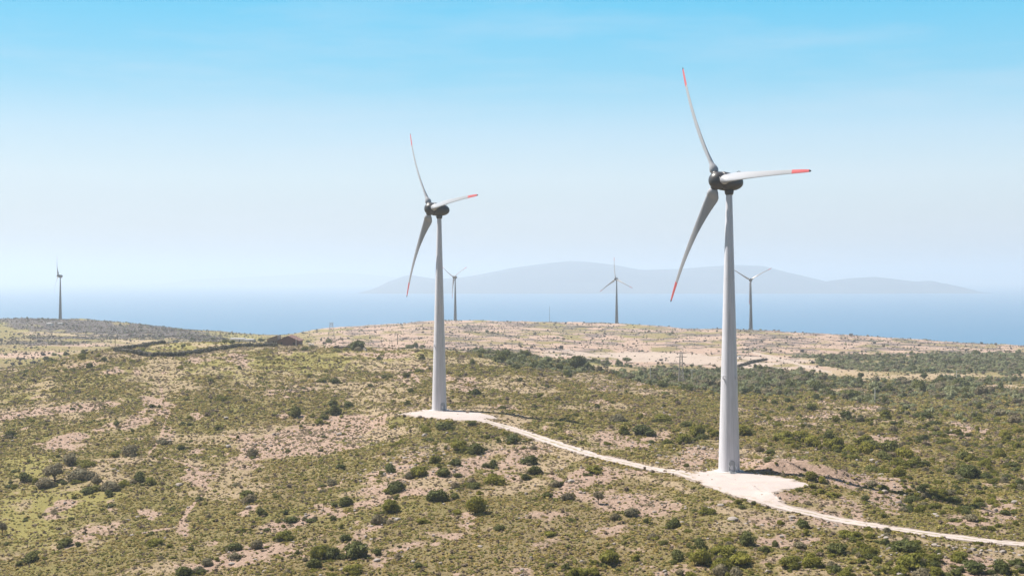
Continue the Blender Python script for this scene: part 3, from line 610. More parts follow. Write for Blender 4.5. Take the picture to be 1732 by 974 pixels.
ME['lamp'] = lamp_mesh()
def ring_mesh():
    b = MB(); V, F = lathe_x([(-.25, 2.15, 0), (-.25, 2.6, 0), (.0, 2.55, 0), (.02, 2.15, 0)], 40); b.add([(-z, y, x+.12) for x, y, z in V], F); return b.mesh('foundation', M['concrete'], False)
ME['base'] = ring_mesh()
def flange_mesh(z):
    b = MB(); r = 1.86+(.53-1.86)*z/48.1; V, F = lathe_x([(-.09, r-.02, 0), (-.08, r+.022, 0), (.08, r+.018, 0), (.09, r-.02, 0)], 48); b.add([(-w, y, x+z) for x, y, w in V], F); return b.mesh('flange', M['tower'], False)
for z_ in (16.6, 33.4): ME['flange%d' % z_] = flange_mesh(z_)
def dark_copy(k, m):
    c = ME[k].copy(); c.materials.clear(); c.materials.append(M[m]); return c
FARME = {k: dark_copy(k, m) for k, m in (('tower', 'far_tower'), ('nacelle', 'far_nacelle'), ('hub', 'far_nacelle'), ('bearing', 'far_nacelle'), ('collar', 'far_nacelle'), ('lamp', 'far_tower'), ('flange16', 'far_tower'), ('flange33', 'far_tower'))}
NEAR = ME
def sub(name, me, parent, mat=None):
    o = obj(name, me, parent); o.matrix_parent_inverse = Matrix(); 
    if mat is not None: o.matrix_basis = mat
    return o
def turbine(base, yaw, tilt, b0, label, door_az, lamp_az, ME=ME):
    t = empty('wind_turbine', base); tag(t, label, 'wind turbine', 'wind turbines on the hills')
    tw = sub('tower', ME['tower'], t); sub('foundation', ME['base'], t)
    for z in (16.6, 33.4):
        sub('flange', ME['flange%d' % z], t)
    dm = Matrix.Rotation(door_az, 4, 'Z'); d = sub('door', ME['door'], t, dm); sub('door_frame', ME['door_frame'], d); sub('steps', ME['steps'], t, dm)
    for k in range(4):
        z = 16.1; r = 1.86+(.53-1.86)*z/48.1
        sub('warning_lamp', ME['lamp'], t, Matrix.Rotation(lamp_az+k*math.pi/2, 4, 'Z') @ Matrix.Translation((r+.12, 0, z)))
    a = Vector((-math.cos(yaw)*math.cos(tilt), -math.sin(yaw)*math.cos(tilt), math.sin(tilt)))
    ah = math.atan2(a.y, a.x)
    Y = Matrix.Rotation(ah, 4, 'Z'); HEAD = Matrix.Translation((0, 0, HH)) @ Y @ Matrix.Rotation(-tilt, 4, 'Y')
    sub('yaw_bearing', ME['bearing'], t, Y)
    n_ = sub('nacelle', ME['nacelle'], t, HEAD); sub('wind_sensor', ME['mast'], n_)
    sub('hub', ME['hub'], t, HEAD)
    for k in range(3):
        an = b0+k*2*math.pi/3                          # from straight up, clockwise seen from the front
        d_ = Vector((0, math.sin(an), math.cos(an))); tg = Vector((0, math.cos(an), -math.sin(an)))   # in head axes: x nose
        m = Matrix(((1, tg.x, d_.x, RX), (0, tg.y, d_.y, 0), (0, tg.z, d_.z, 0), (0, 0, 0, 1)))
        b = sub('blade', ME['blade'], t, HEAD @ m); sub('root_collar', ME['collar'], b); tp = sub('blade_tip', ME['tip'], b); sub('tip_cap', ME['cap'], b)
    return t
def base_at(px, D, h): return Vector(((px-CX)/FPX*D, D, CAMZ-h))
b1 = base_at(1233.3, 224.7, 33.4); b2 = base_at(743, 324, 33.0)
TURB = [turbine(b1, .475, R(3.3), -.515, 'nearest and tallest white wind turbine, on the wide gravel pad beside the track', R(-85), R(-140)),
        turbine(b2, .53, R(3.7), -.605, 'second largest white wind turbine, on the knoll where the gravel track ends', R(-60), R(-140))]
def far_turbine(px, py, hgt, yaw, b0, label):
    D = HH*FPX/hgt; v = Vector(((px-CX)/FPX*D, D, 0)); zt = float(G.zxy(v.x, v.y)); v.z = CAMZ-(py-HZ)/FPX*D
    v.z = min(v.z, zt+.3) if v.z > zt else v.z
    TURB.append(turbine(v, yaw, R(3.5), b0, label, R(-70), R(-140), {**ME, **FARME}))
far_turbine(102, 538, 74, .13, .42, 'small far wind turbine seen almost edge on, on the dark scrubby hill')
far_turbine(770, 542, 73, .80, 1.08, 'small far wind turbine on the stony crest just right of the second turbine')
far_turbine(1043, 548, 76, .95, -.10, 'small far wind turbine with one blade straight up, on the crest against the sea')
far_turbine(1270, 558.5, 85, 1.15, -1.02, 'small far wind turbine with two blades raised in a V, right of the nearest tower')
#PART3
# ------------------------------------------------------------------ plants
def blob(name, mat, seed, n, dims=(1, 1, .8), lobes=7, leaf=.1, core=True, spread=.55, base=0.0, mats2=None):
    "a rounded crown of unit width: leaf quads scattered over several lobes with a twiggy core"
    g = np.random.default_rng(seed); V = []; F = []
    cs = []; 
    for k in range(lobes):
        a = g.uniform(0, 2*math.pi); r = spread*math.sqrt(g.uniform(0, 1))*.5
        rad = g.uniform(.13, .33); cs.append((r*math.cos(a)*1.15, r*math.sin(a)*1.15, g.uniform(.16, .62 if r < .18 else .42), rad))
    cs.append((0, 0, .36, .34))
    cs = np.array(cs)
    if core:
        for c in cs:
            bm = bmesh.new(); bmesh.ops.create_icosphere(bm, subdivisions=1, radius=1); b = len(V)
            for v in bm.verts:
                q = v.co*c[3]*.80*g.uniform(.8, 1.15); V.append(((q.x+c[0])*dims[0], (q.y+c[1])*dims[1], max((q.z+c[2]), 0)*dims[2]+base))
            for f in bm.faces: F.append(tuple(x.index+b for x in f.verts)+(-1,))
            bm.free()
    k = g.integers(0, len(cs), n); d = g.normal(size=(n, 3)); d /= np.linalg.norm(d, axis=1)[:, None]; d[:, 2] = np.where(d[:, 2] < -.35, -d[:, 2], d[:, 2])
    P = cs[k, :3]+d*cs[k, 3:4]*g.uniform(.78, 1.12, (n, 1)); P[:, 2] = np.abs(P[:, 2])
    P = P*np.array(dims); P[:, 2] += base
    nr = d*1.0+g.normal(size=(n, 3))*.5; nr /= np.linalg.norm(nr, axis=1)[:, None]
    t = np.cross(nr, g.normal(size=(n, 3))); t /= np.linalg.norm(t, axis=1)[:, None]; w = np.cross(nr, t)
    s = leaf*g.uniform(.5, 1.25, (n, 1)); b = len(V)
    Q = np.stack([P-t*s-w*s*.5, P+t*s*.3-w*s*.62, P+t*s*1.05+w*s*.1, P+w*s*.6-t*s*.2], 1).reshape(-1, 3)
    V = np.vstack([np.array(V).reshape(-1, 3), Q]) if len(V) else Q
    tri = [f[:3] for f in F]; quad = [tuple(range(b+4*i, b+4*i+4)) for i in range(n)]
    return mesh_np(name, V, tri+quad, [mat])
KIND = {'d': ('dark_leaf', 'dark green'), 'g': ('green_leaf', 'bright green'), 'y': ('grey_leaf', 'grey green')}
PROTO = {}
for kk, (mn, _) in KIND.items():
    PROTO[kk] = [blob('shrub_'+mn, M[mn], 100+i*7+ord(kk), 1000, (1, 1, z), lob, lf) for i, (z, lob, lf) in enumerate(((.82, 9, .055), (.62, 10, .055), (.95, 8, .055), (.72, 12, .05), (.85, 6, .06)))]
SHRUBS = """806 869 32 g;583 855 27 d;660 866 28 g;637 887 22 y;495 882 24 d;527 882 18 d;484 913 28 g;443 871 18 d;563 879 10 d;585 913 18 d;540 946 28 g;560 945 26 d;530 962 24 d;605 941 44 d;599 970 30 g;708 960 16 d;715 885 20 g;751 805 26 d;771 787 22 d;662 799 20 d;807 767 24 d;751 727 30 d;727 746 16 d;836 791 20 d;800 824 20 d;768 824 16 y;836 818 34 g;780 763 26 g;708 806 28 g;735 784 20 g;662 833 22 g;672 832 24 d;566 701 18 d;548 708 14 d;498 705 22 d;540 717 12 g;575 793 14 d;560 821 20 y;741 847 34 d;502 938 10 d;510 833 8 d
1091 735 30 d;1046 714 22 y;1145 729 8 d;1181 738 28 g;1157 749 24 g;1130 751 18 g;1210 739 16 g;1258 737 28 g;1267 758 14 y;1282 763 16 y;1189 723 16 g;1120 714 24 g;1159 722 18 d;896 785 26 d;904 802 22 d;890 811 14 d;866 749 24 d;1005 799 22 g;940 821 18 y;926 842 20 d;963 846 20 y;966 880 9 d;1038 879 14 y;1071 872 24 y;1092 884 10 d;1141 892 20 d;1195 868 22 g;932 906 18 g;1032 952 38 g;1005 955 14 g;932 957 14 d;1034 934 10 d;1104 911 18 y;1121 920 16 d;1148 946 30 d;1187 929 22 d;1186 955 32 g;1221 938 36 g;1219 965 42 g;1255 954 38 g;1261 920 26 d;1291 932 18 d;1231 917 18 g;981 974 34 g;957 963 14 d;1150 971 14 y;1044 966 10 d
1329 744 30 g;1353 744 26 g;1376 754 26 g;1400 742 20 d;1415 764 30 g;1439 767 26 g;1400 757 20 g;1463 754 30 g;1466 768 24 g;1442 777 26 g;1504 764 28 d;1498 778 24 d;1530 774 32 g;1548 790 30 g;1519 787 24 g;1474 797 24 d;1520 807 22 g;1511 731 16 y;1498 708 20 g;1371 694 16 d;1336 695 14 d;1430 707 20 d;1609 762 18 y;1634 777 24 d;1667 758 16 y;1662 780 16 d;1560 832 20 d;1588 839 24 g;1608 836 18 y;1623 845 12 y;1640 807 32 d;1702 807 14 d;1726 827 18 y;1626 813 12 y;1545 847 22 d;1563 856 16 y;1580 860 18 g;1614 882 14 d;1641 880 24 y;1303 768 14 d;1311 923 12 d;1413 935 26 d;1466 940 34 g;1445 911 28 g;1531 930 46 d;1496 920 14 d;1339 960 30 g;1373 957 32 g;1415 968 24 d;1542 962 44 g;1581 952 30 g;1625 950 30 g;1588 936 12 d;1646 967 36 d;1694 968 30 d;1720 957 22 d;1584 973 28 g;1523 972 24 g;1433 974 16 d;1690 700 18 d;1655 712 16 g;1580 718 18 d;1700 740 18 g;1620 735 16 g;1560 745 18 d;1690 775 20 g;1715 790 18 d;1680 850 18 g;1700 870 16 d;1660 835 14 g
15 739 20 d;146 789 24 g;119 787 26 y;238 814 20 d;256 819 18 g;44 814 22 d;20 824 16 d;74 824 24 y;107 819 10 d;139 812 44 y;147 834 24 d;186 828 32 y;184 839 14 d;276 751 18 y;217 770 28 y;189 857 16 d;427 773 18 y;255 904 12 d;262 921 26 g;110 923 22 d;54 949 24 d;398 931 24 d;434 928 20 y;398 943 16 y;351 955 18 y;338 967 20 y;314 974 28 d;410 899 12 g;400 820 12 y;418 837 20 d;425 851 22 y;338 846 14 d;121 878 10 d;92 868 14 y;258 689 12 d;198 719 12 d;320 719 8 d;305 761 12 d
140 600 10 d;112 601 10 d;92 614 9 d;85 612 9 d;107 615 7 d;121 627 11 d;45 630 11 d;20 640 5 d;42 637 6 d;151 622 13 d;175 610 10 d;130 662 11 d;71 619 5 d;77 608 8 d;95 629 6 d;406 624 8 d;355 646 10 d;374 678 18 g;557 579 11 d;606 592 26 d;515 593 11 d;521 579 6 d;693 589 12 d;704 587 11 d;715 588 8 d;706 595 10 y;641 608 10 d;545 646 14 d;567 648 14 d;650 639 9 d;661 638 7 d;686 638 12 d;626 654 8 d;713 608 9 d;798 617 11 d;814 598 14 d;838 603 16 d;854 603 18 d;868 608 16 d;798 595 7 d;873 623 14 d;804 668 18 d;590 688 14 d;562 686 14 d;441 640 8 d;514 623 8 d;707 631 16 d;689 685 10 d;514 657 7 d
960 637 13 d;975 623 24 d;996 625 16 d;905 623 20 d;885 614 12 d;924 618 10 d;1120 655 16 d;1137 653 18 y;1166 660 16 d;1048 655 6 d;1059 664 5 d;1270 661 12 d;1123 688 6 d;1035 681 7 d;1440 673 26 d;1382 663 24 d;1381 676 14 d;1333 680 12 d;1554 659 20 d;1632 664 14 d;1618 665 12 d;1506 661 16 d;1343 656 12 d;1469 681 14 d;1405 669 14 d;1310 684 11 d;1293 678 9 d;970 704 12 d;850 692 14 d;905 690 12 d;1010 690 10 d;925 655 9 d;880 645 10 d"""
TREES = """92 815 32 32 y olive;165 826 18 24 y olive;4 904 13 24 y olive;1012 852 15 24 y olive;310 589 10 9 d round;325 577 7 8 d round;360 576 9 7 d round;380 582 10 9 d round;393 583 12 9 d round;441 580 12 10 d round;1060 613 17 10 d round;1375 632 12 9 d round;1457 641 14 12 d pine;1563 643 14 13 d pine;1594 647 16 11 d round;1170 622 10 7 d pine;388 561 6 5 d round;394 561 5 5 d round;46 534 4 6 d pine"""
LAND = [((1231, 797), 'the nearest turbine'), ((742, 694), 'the second turbine'), ((480, 580), 'the brown farmhouse'), ((300, 592), 'the walled yellow field'), ((1322, 838), 'the gravel pad'), ((1000, 769), 'the middle of the track'), ((1600, 905), 'the track\'s right end'),
        ((600, 725), 'the pale mound'), ((92, 800), 'the large grey olive tree'), ((1490, 825), 'the row of pale rocks'), ((1152, 625), 'the lattice pylon'), ((1240, 877), 'the big lone boulder'), ((1480, 680), 'the lone white pole'), ((1150, 607), 'the long pale bare strip'), ((700, 792), 'the boulder field'), ((985, 812), 'the eroded pink slope'),
        ((350, 950), 'the bottom pink patch'), ((1340, 965), 'the bottom edge'), ((806, 860), 'the lone round bush'), ((303, 819), 'the grey rock pile'), ((1640, 650), 'the wooded valley'), ((130, 640), 'the left slope')]
ORD = ['nearest', 'second nearest', 'third nearest', 'fourth nearest', 'fifth nearest', 'sixth nearest', 'seventh nearest', 'eighth nearest', 'ninth nearest', 'tenth nearest', 'eleventh nearest', 'twelfth nearest', 'thirteenth nearest', 'fourteenth nearest', 'farthest']
def side(dx, dy):
    if abs(dx) > abs(dy)*1.3: return 'right of' if dx > 0 else 'left of'
    return 'below' if dy > 0 else 'above'
def name_all(entries, noun):
    "entries (px, py, adjective): rank each one among its look-alikes on the same side of its closest landmark"
    own = []
    for px, py, adj in entries:
        d = sorted((math.hypot(px-l[0][0], (py-l[0][1])*1.4), k) for k, l in enumerate(LAND)); k = d[0][1]
        own.append((k, side(px-LAND[k][0][0], py-LAND[k][0][1]), adj, d[0][0]))
    out = []
    for i, (k, sd_, adj, d) in enumerate(own):
        lx, ly = LAND[k][0]
        rank = sum(1 for px, py, a2 in entries if a2 == adj and side(px-lx, py-ly) == sd_ and math.hypot(px-lx, (py-ly)*1.4) < d-1e-9)
        out.append(f"{adj} {noun}, {ORD[min(rank, 14)]} {sd_} {LAND[k][1]}")
    return out
def place(proto, name, v, sx, sy, sz, rz, parent=None):
    o = bpy.data.objects.new(name, proto); C.objects.link(o); o.location = v; o.scale = (sx, sy, sz); o.rotation_euler = (0, 0, rz); return o
ents = []
for ln in SHRUBS.replace('\n', ';').split(';'):
    a = ln.split(); ents.append((float(a[0]), float(a[1]), float(a[2]), a[3]))
def adj_of(w, k): return ('low broad ' if w >= 34 else 'rounded ' if w >= 20 else 'small ')+KIND[k][1]
labs = name_all([(e[0], e[1], adj_of(e[2], e[3])) for e in ents], 'shrub')
PX_USED = []
for (px, py, w, k), lab in zip(ents, labs):
    v = at(px, py); wm = w*v.y/FPX*1.16; i = random.randrange(5); hs = random.uniform(.85, 1.15)
    if w >= 34: i = random.choice((1, 3))
    o = place(PROTO[k][i], 'shrub', v-Vector((0, 0, .06*wm)), wm*random.uniform(.9, 1.2), wm*random.uniform(.8, 1.25), wm*hs*random.uniform(.82, 1.12), random.uniform(0, 6.28))
    tag(o, lab, 'shrub', 'shrubs scattered over the dry hills'); PX_USED.append((v.x, v.y, wm))
# trees: trunk, crown
def trunk_mesh(seed, h, spread):
    g = random.Random(seed); b = MB(); b.tube([(0, 0, -.1), (g.uniform(-.03, .03), .02, h*.5), (g.uniform(-.05, .05), 0, h)], [.055, .042, .03], 8)
    for k in range(4):
        a = k*1.57+g.uniform(-.4, .4); b.tube([(0, 0, h*.75), (spread*.5*math.cos(a), spread*.5*math.sin(a), h*1.15), (spread*math.cos(a), spread*math.sin(a), h*1.6)], [.03, .022, .012], 6)
    return b.mesh('trunk', M['bark'], True)
TPROTO = {'olive': (trunk_mesh(1, .34, .26), blob('crown', M['grey_leaf'], 501, 1500, (1, 1, .85), 11, .05, True, .7, .26)),
          'round': (trunk_mesh(2, .26, .22), blob('crown', M['dark_leaf'], 502, 1400, (1, 1, .78), 9, .055, True, .6, .18)),
          'pine': (trunk_mesh(3, .30, .2), blob('crown', M['dark_leaf'], 503, 1400, (.85, .85, 1.0), 8, .055, True, .45, .2))}
tl = [l.split() for l in TREES.split(';')]
tlabs = name_all([(float(a[0]), float(a[1]), {'olive': 'grey leaved olive', 'round': 'dark round crowned', 'pine': 'dark upright'}[a[5]]) for a in tl], 'tree')
for a, lab in zip(tl, tlabs):
    px, py, w, h = map(float, a[:4]); v = at(px, py) if py > 570 else at(px, py+6)
    if py <= 570: v = at(px, {388: 567, 394: 567, 46: 541}.get(int(px), py+6))
    k = v.y/FPX; t = empty('olive_tree' if a[5] == 'olive' else 'tree', v); tag(t, lab, 'tree', 'small trees on the hills'); t.scale = (w*k*1.1, w*k*1.1, h*k); t.rotation_euler.z = random.uniform(0, 6)
    tm, cm = TPROTO[a[5]]; link(bpy.data.objects.new('trunk', tm), t); link(bpy.data.objects.new('crown', cm), t)

# ------------------------------------------------------------------ boulders
def rock_proto(seed):
    g = random.Random(seed); bm = bmesh.new(); bmesh.ops.create_icosphere(bm, subdivisions=3, radius=.5)
    cut = [Vector((g.gauss(0, 1), g.gauss(0, 1), g.gauss(0, .7))).normalized() for _ in range(9)]; lim = [g.uniform(.30, .44) for _ in cut]
    for v in bm.verts:
        p = v.co.copy()
        for n_, l in zip(cut, lim):
            d = p.dot(n_)
            if d > l: p -= n_*(d-l)*.92
        p *= 1+g.uniform(-.025, .025); v.co = Vector((p.x, p.y, p.z*.85+.18))
    me = bpy.data.meshes.new('boulder'); bm.to_mesh(me); bm.free(); me.materials.append(M['rock']); return me
RP = [rock_proto(i) for i in range(6)]
ROCKS = """685 775 8;700 793 10;751 769 8;673 879 11;718 737 10;833 739 8;579 964 9;638 948 10;699 950 9;610 927 8;628 912 7;812 924 9;575 736 10;762 815 6;708 766 6;667 775 6;542 973 7;496 916 6;745 953 7;680 942 8;966 815 10;1240 879 16;1154 883 6;1198 862 10;1107 866 7;932 764 7;1204 759 8;1186 775 6;984 950 7;1132 702 8;1289 888 6;899 749 6
1481 822 7;1490 802 8;1493 826 6;1499 832 7;1507 812 6;1517 850 6;1529 855 7;1478 828 6;1490 819 6;1502 841 6;1581 870 10;1586 873 8;1667 856 8;1655 880 7;1611 771 5;1466 904 6;1493 906 7;1499 910 8;1487 909 7;1567 922 8;1581 922 9;1588 924 7;1632 927 7;1646 930 11;1697 934 11;1714 936 7;1674 931 7;1726 939 8;1342 892 7;1356 892 7;1385 894 6;1398 895 5;1407 904 5;1605 924 7;1618 926 6;1660 931 7;1685 933 6
303 821 13;383 708 8;223 906 8;229 911 6;368 937 6;392 954 9;432 946 6;193 794 8;386 756 9;447 752 8;423 847 7;200 797 6;470 735 6;610 740 6;850 760 6;1165 765 6;1175 770 5;1150 768 6;1195 768 5;1120 690 5;1160 860 6;1215 885 6;1300 905 6;1262 885 6"""
rl = [tuple(map(float, l.split())) for l in ROCKS.replace('\n', ';').split(';')]
rlabs = name_all([(a, b, 'large grey' if w >= 10 else 'pale' if 1440 < a else 'weathered grey' if w >= 8 else 'small grey') for a, b, w in rl], 'boulder')
for (px, py, w), lab in zip(rl, rlabs):
    v = at(px, py); k = w*v.y/FPX*1.15; o = place(random.choice(RP), 'boulder', v-Vector((0, 0, k*.12)), k*random.uniform(.9, 1.3), k*random.uniform(.8, 1.2), k*random.uniform(.6, .95), random.uniform(0, 6.28))
    tag(o, lab, 'boulder', 'boulders lying on the slopes')

# ------------------------------------------------------------------ uncountable ground cover, set out on the ground with geometry nodes
def clump(name, mat, seed, n, leaf, flat): return blob(name, mat, seed, n, (1, 1, flat), 4, leaf, True, .7)
def stones_proto(seed): return RP[seed]
def scatter(name, label, protos, XY, scl, seed):
    X, Y = XY; Z = G.zxy(X, Y); me = bpy.data.meshes.new(name); me.vertices.add(len(X))
    me.vertices.foreach_set('co', np.column_stack([X, Y, Z-.05*scl]).astype(np.float32).ravel())
    g = np.random.default_rng(seed)
    a = me.attributes.new('size', 'FLOAT_VECTOR', 'POINT'); sv = np.column_stack([scl*g.uniform(.8, 1.25, len(X)), scl*g.uniform(.8, 1.25, len(X)), scl*g.uniform(.7, 1.25, len(X))]); a.data.foreach_set('vector', sv.astype(np.float32).ravel())
    b = me.attributes.new('turn', 'FLOAT_VECTOR', 'POINT'); rv = np.column_stack([g.normal(0, .12, len(X)), g.normal(0, .12, len(X)), g.uniform(0, 6.28, len(X))]); b.data.foreach_set('vector', rv.astype(np.float32).ravel())
    o = obj(name, me); nt = bpy.data.node_groups.new(name, 'GeometryNodeTree')
    nt.interface.new_socket('Geometry', in_out='INPUT', socket_type='NodeSocketGeometry'); nt.interface.new_socket('Geometry', in_out='OUTPUT', socket_type='NodeSocketGeometry')
    N = nt.nodes; L = nt.links; gi = N.new('NodeGroupInput'); go = N.new('NodeGroupOutput'); iop = N.new('GeometryNodeInstanceOnPoints'); iop.inputs['Pick Instance'].default_value = True
    jg = N.new('GeometryNodeJoinGeometry')
    for p in protos:
        po = bpy.data.objects.new('clump', p); oi = N.new('GeometryNodeObjectInfo'); oi.inputs['Object'].default_value = po; oi.inputs['As Instance'].default_value = True; L.new(oi.outputs['Geometry'], jg.inputs[0])
    for nm_, sock in (('size', 'Scale'), ('turn', 'Rotation')):
        na = N.new('GeometryNodeInputNamedAttribute'); na.data_type = 'FLOAT_VECTOR'; na.inputs['Name'].default_value = nm_
        if sock == 'Rotation':
            er = N.new('FunctionNodeEulerToRotation'); L.new(na.outputs[0], er.inputs[0]); L.new(er.outputs[0], iop.inputs[sock])
        else: L.new(na.outputs[0], iop.inputs[sock])
    L.new(gi.outputs[0], iop.inputs['Points']); L.new(jg.outputs[0], iop.inputs['Instance'])
    rt = N.new('FunctionNodeRandomValue'); rt.data_type = 'INT'; rt.inputs[4].default_value = 0; rt.inputs[5].default_value = len(protos)-1; L.new(rt.outputs[2], iop.inputs['Instance Index'])
    L.new(iop.outputs[0], go.inputs[0]); md = o.modifiers.new('scatter', 'NODES'); md.node_group = nt
    tag(o, label, kind='stuff'); return o
def sample(n, d0, d1, power, seed, pxr=(-160, 1900)):
    g = np.random.default_rng(seed); u = g.uniform(0, 1, n)
    D = (d0**power+(d1**power-d0**power)*u)**(1/power); px = g.uniform(*pxr, n); return (px-CX)/FPX*D, D
def keep(XY, prob, seed):
    g = np.random.default_rng(seed); k = g.uniform(0, 1, len(XY[0])) < prob; return (XY[0][k], XY[1][k]), k
def mk_at(XY): return masks(XY[0], XY[1], G.zxy(*XY))
NS = 1.0
# low scrub of the near hill
XY = sample(int(400000*NS), 145, 640, .70, 11); m_ = mk_at(XY)
fdm = in_poly(m_['px'], m_['py'], FIELD) & (XY[1] > 470) & (XY[1] < 660)
bare = np.clip(fdm*1.0+m_['P']*1.0+m_['S']*1.0+m_['Y']*.62+m_['W'], 0, 1)
dens = (1-.88*sstep(.25, .75, bare))*(1-sstep(.2, .6, m_['road']))*(.62+.38*sstep(.35, .6, m_['n2']))
XY1, k = keep(XY, dens, 12); s = np.clip(XY1[1]/260, .75, 1.7)*np.random.default_rng(5).gamma(3.2, .105, len(XY1[0]))+.13
scatter('scrub', 'low olive scrub covering the near hillside', [clump('clump', M[('scrub_leaf', 'scrub_leaf', 'moss_leaf', 'scrub_leaf', 'brown_leaf', 'moss_leaf')[i]], 900+i, 60, .12, .45+.06*i) for i in range(6)], XY1, s, 13)
# darker small bushes between
XY = sample(int(17000*NS), 145, 660, .8, 21); m_ = mk_at(XY)
rightd = sstep(1200, 1400, m_['px'])*sstep(680, 730, m_['py'])*(1-.6*sstep(840, 880, m_['py']))*.95+sstep(1000, 1250, m_['px'])*sstep(880, 940, m_['py'])*.5
belt = np.exp(-((m_['px']-790)/130)**2-((m_['py']-745)/22)**2)*.7
pr = (.012+.05*sstep(.55, .72, m_['n1'])+rightd*sstep(.38, .55, m_['n1'])+belt)*(1-sstep(.1, .5, m_['road']))*(1-.6*np.clip(m_['P']+m_['S'], 0, 1))
XY2, k = keep(XY, pr, 22)
gs = np.random.default_rng(77); ex = np.array([(x+w*gs.normal(0, .55), y+w*gs.normal(0, .55), w*gs.uniform(.3, .62)) for x, y, w in PX_USED for _ in range(3)])
XY2 = (np.concatenate([XY2[0], ex[:, 0]]), np.concatenate([XY2[1], ex[:, 1]])); s = np.clip(XY2[1]/300, .8, 1.4)*np.random.default_rng(6).gamma(5, .2, len(XY2[0]))+.3; s[-len(ex):] = ex[:, 2]
scatter('undergrowth', 'small dark bushes dotted through the scrub', [PROTO['d'][1], PROTO['d'][3], PROTO['g'][3], PROTO['g'][4], PROTO['y'][3], PROTO['g'][1]], XY2, s, 23)
# dense thicket of the valley
XY = sample(int(110000*NS), 340, 1300, 1.4, 31, (700, 1950)); m_ = mk_at(XY); XY3, k = keep(XY, m_['T']*.62, 32)
s = np.random.default_rng(7).gamma(2.4, .46, len(XY3[0]))+.55
scatter('thicket', 'dense bluish green thicket filling the valley', [blob('clump', M['thicket_leaf' if i < 4 else 'dark_leaf' if i == 4 else 'grey_leaf'], 700+i, 300, (1, 1, .62+.1*i), 4+i, .085) for i in range(6)], XY3, s, 33)
# scattered far bushes and heath
XY = sample(int(130000*NS), 620, 1620, 1.6, 41, (-200, 1950)); m_ = mk_at(XY)
hz_ = m_['H']; left = 1-sstep(400, 520, m_['px'])
pr = (.05+.10*sstep(.52, .66, m_['n1'])+left*.30*sstep(.46, .60, m_['n1'])+hz_*np.where(left > .5, .9, .3))*(1-m_['T'])*(1-.8*m_['W'])*(1-.6*m_['Y'])
XY4, k = keep(XY, pr, 42); s = (np.random.default_rng(8).gamma(1.5, .42, len(XY4[0]))+.4)
scatter('heath', 'dark bushes peppering the far hills', [blob('clump', M[('heath_leaf', 'thicket_leaf', 'heath_leaf', 'brown_leaf')[i]], 760+i, 160, (1, 1, .7), 5, .11) for i in range(4)], XY4, s, 43)
# dry grass and stones on the bare places
XY = sample(int(110000*NS), 145, 560, .8, 51); m_ = mk_at(XY); rd = m_['road']; pr = np.clip(m_['S']*.8+m_['P']*.3+m_['Y']*.22, 0, 1)*(1-sstep(.2, .6, rd))+.7*(rd > .05)*(rd < .9)+.035*(rd >= .9)
XY5, k = keep(XY, pr, 52); s = np.clip(XY5[1]/300, .8, 1.6)*np.random.default_rng(9).gamma(5, .09, len(XY5[0]))+.1
scatter('dry_grass', 'tufts of straw coloured dry grass', [clump('clump', M['straw' if i < 3 else 'brown_leaf'], 950+i, 46, .14, .5) for i in range(4)], XY5, s, 53)
XY = sample(int(40000*NS), 145, 520, .8, 61); m_ = mk_at(XY); rk = np.exp(-((m_['px']-690)/90)**2-((m_['py']-775)/40)**2)+np.exp(-((m_['px']-1170)/70)**2-((m_['py']-772)/18)**2)+np.exp(-((m_['px']-1500)/30)**2-((m_['py']-835)/25)**2)*1.5+np.exp(-((m_['px']-1600)/150)**2-((m_['py']-928)/9)**2)*1.3
pr = (np.clip(m_['P'], 0, 1)*.28+.03+rk*.5)*(1-sstep(.1, .4, m_['road']))
XY6, k = keep(XY, pr, 62); s = np.random.default_rng(10).gamma(2.2, .11, len(XY6[0]))+.1
scatter('stones', 'loose stones littering the bare earth', RP, XY6, s, 63)
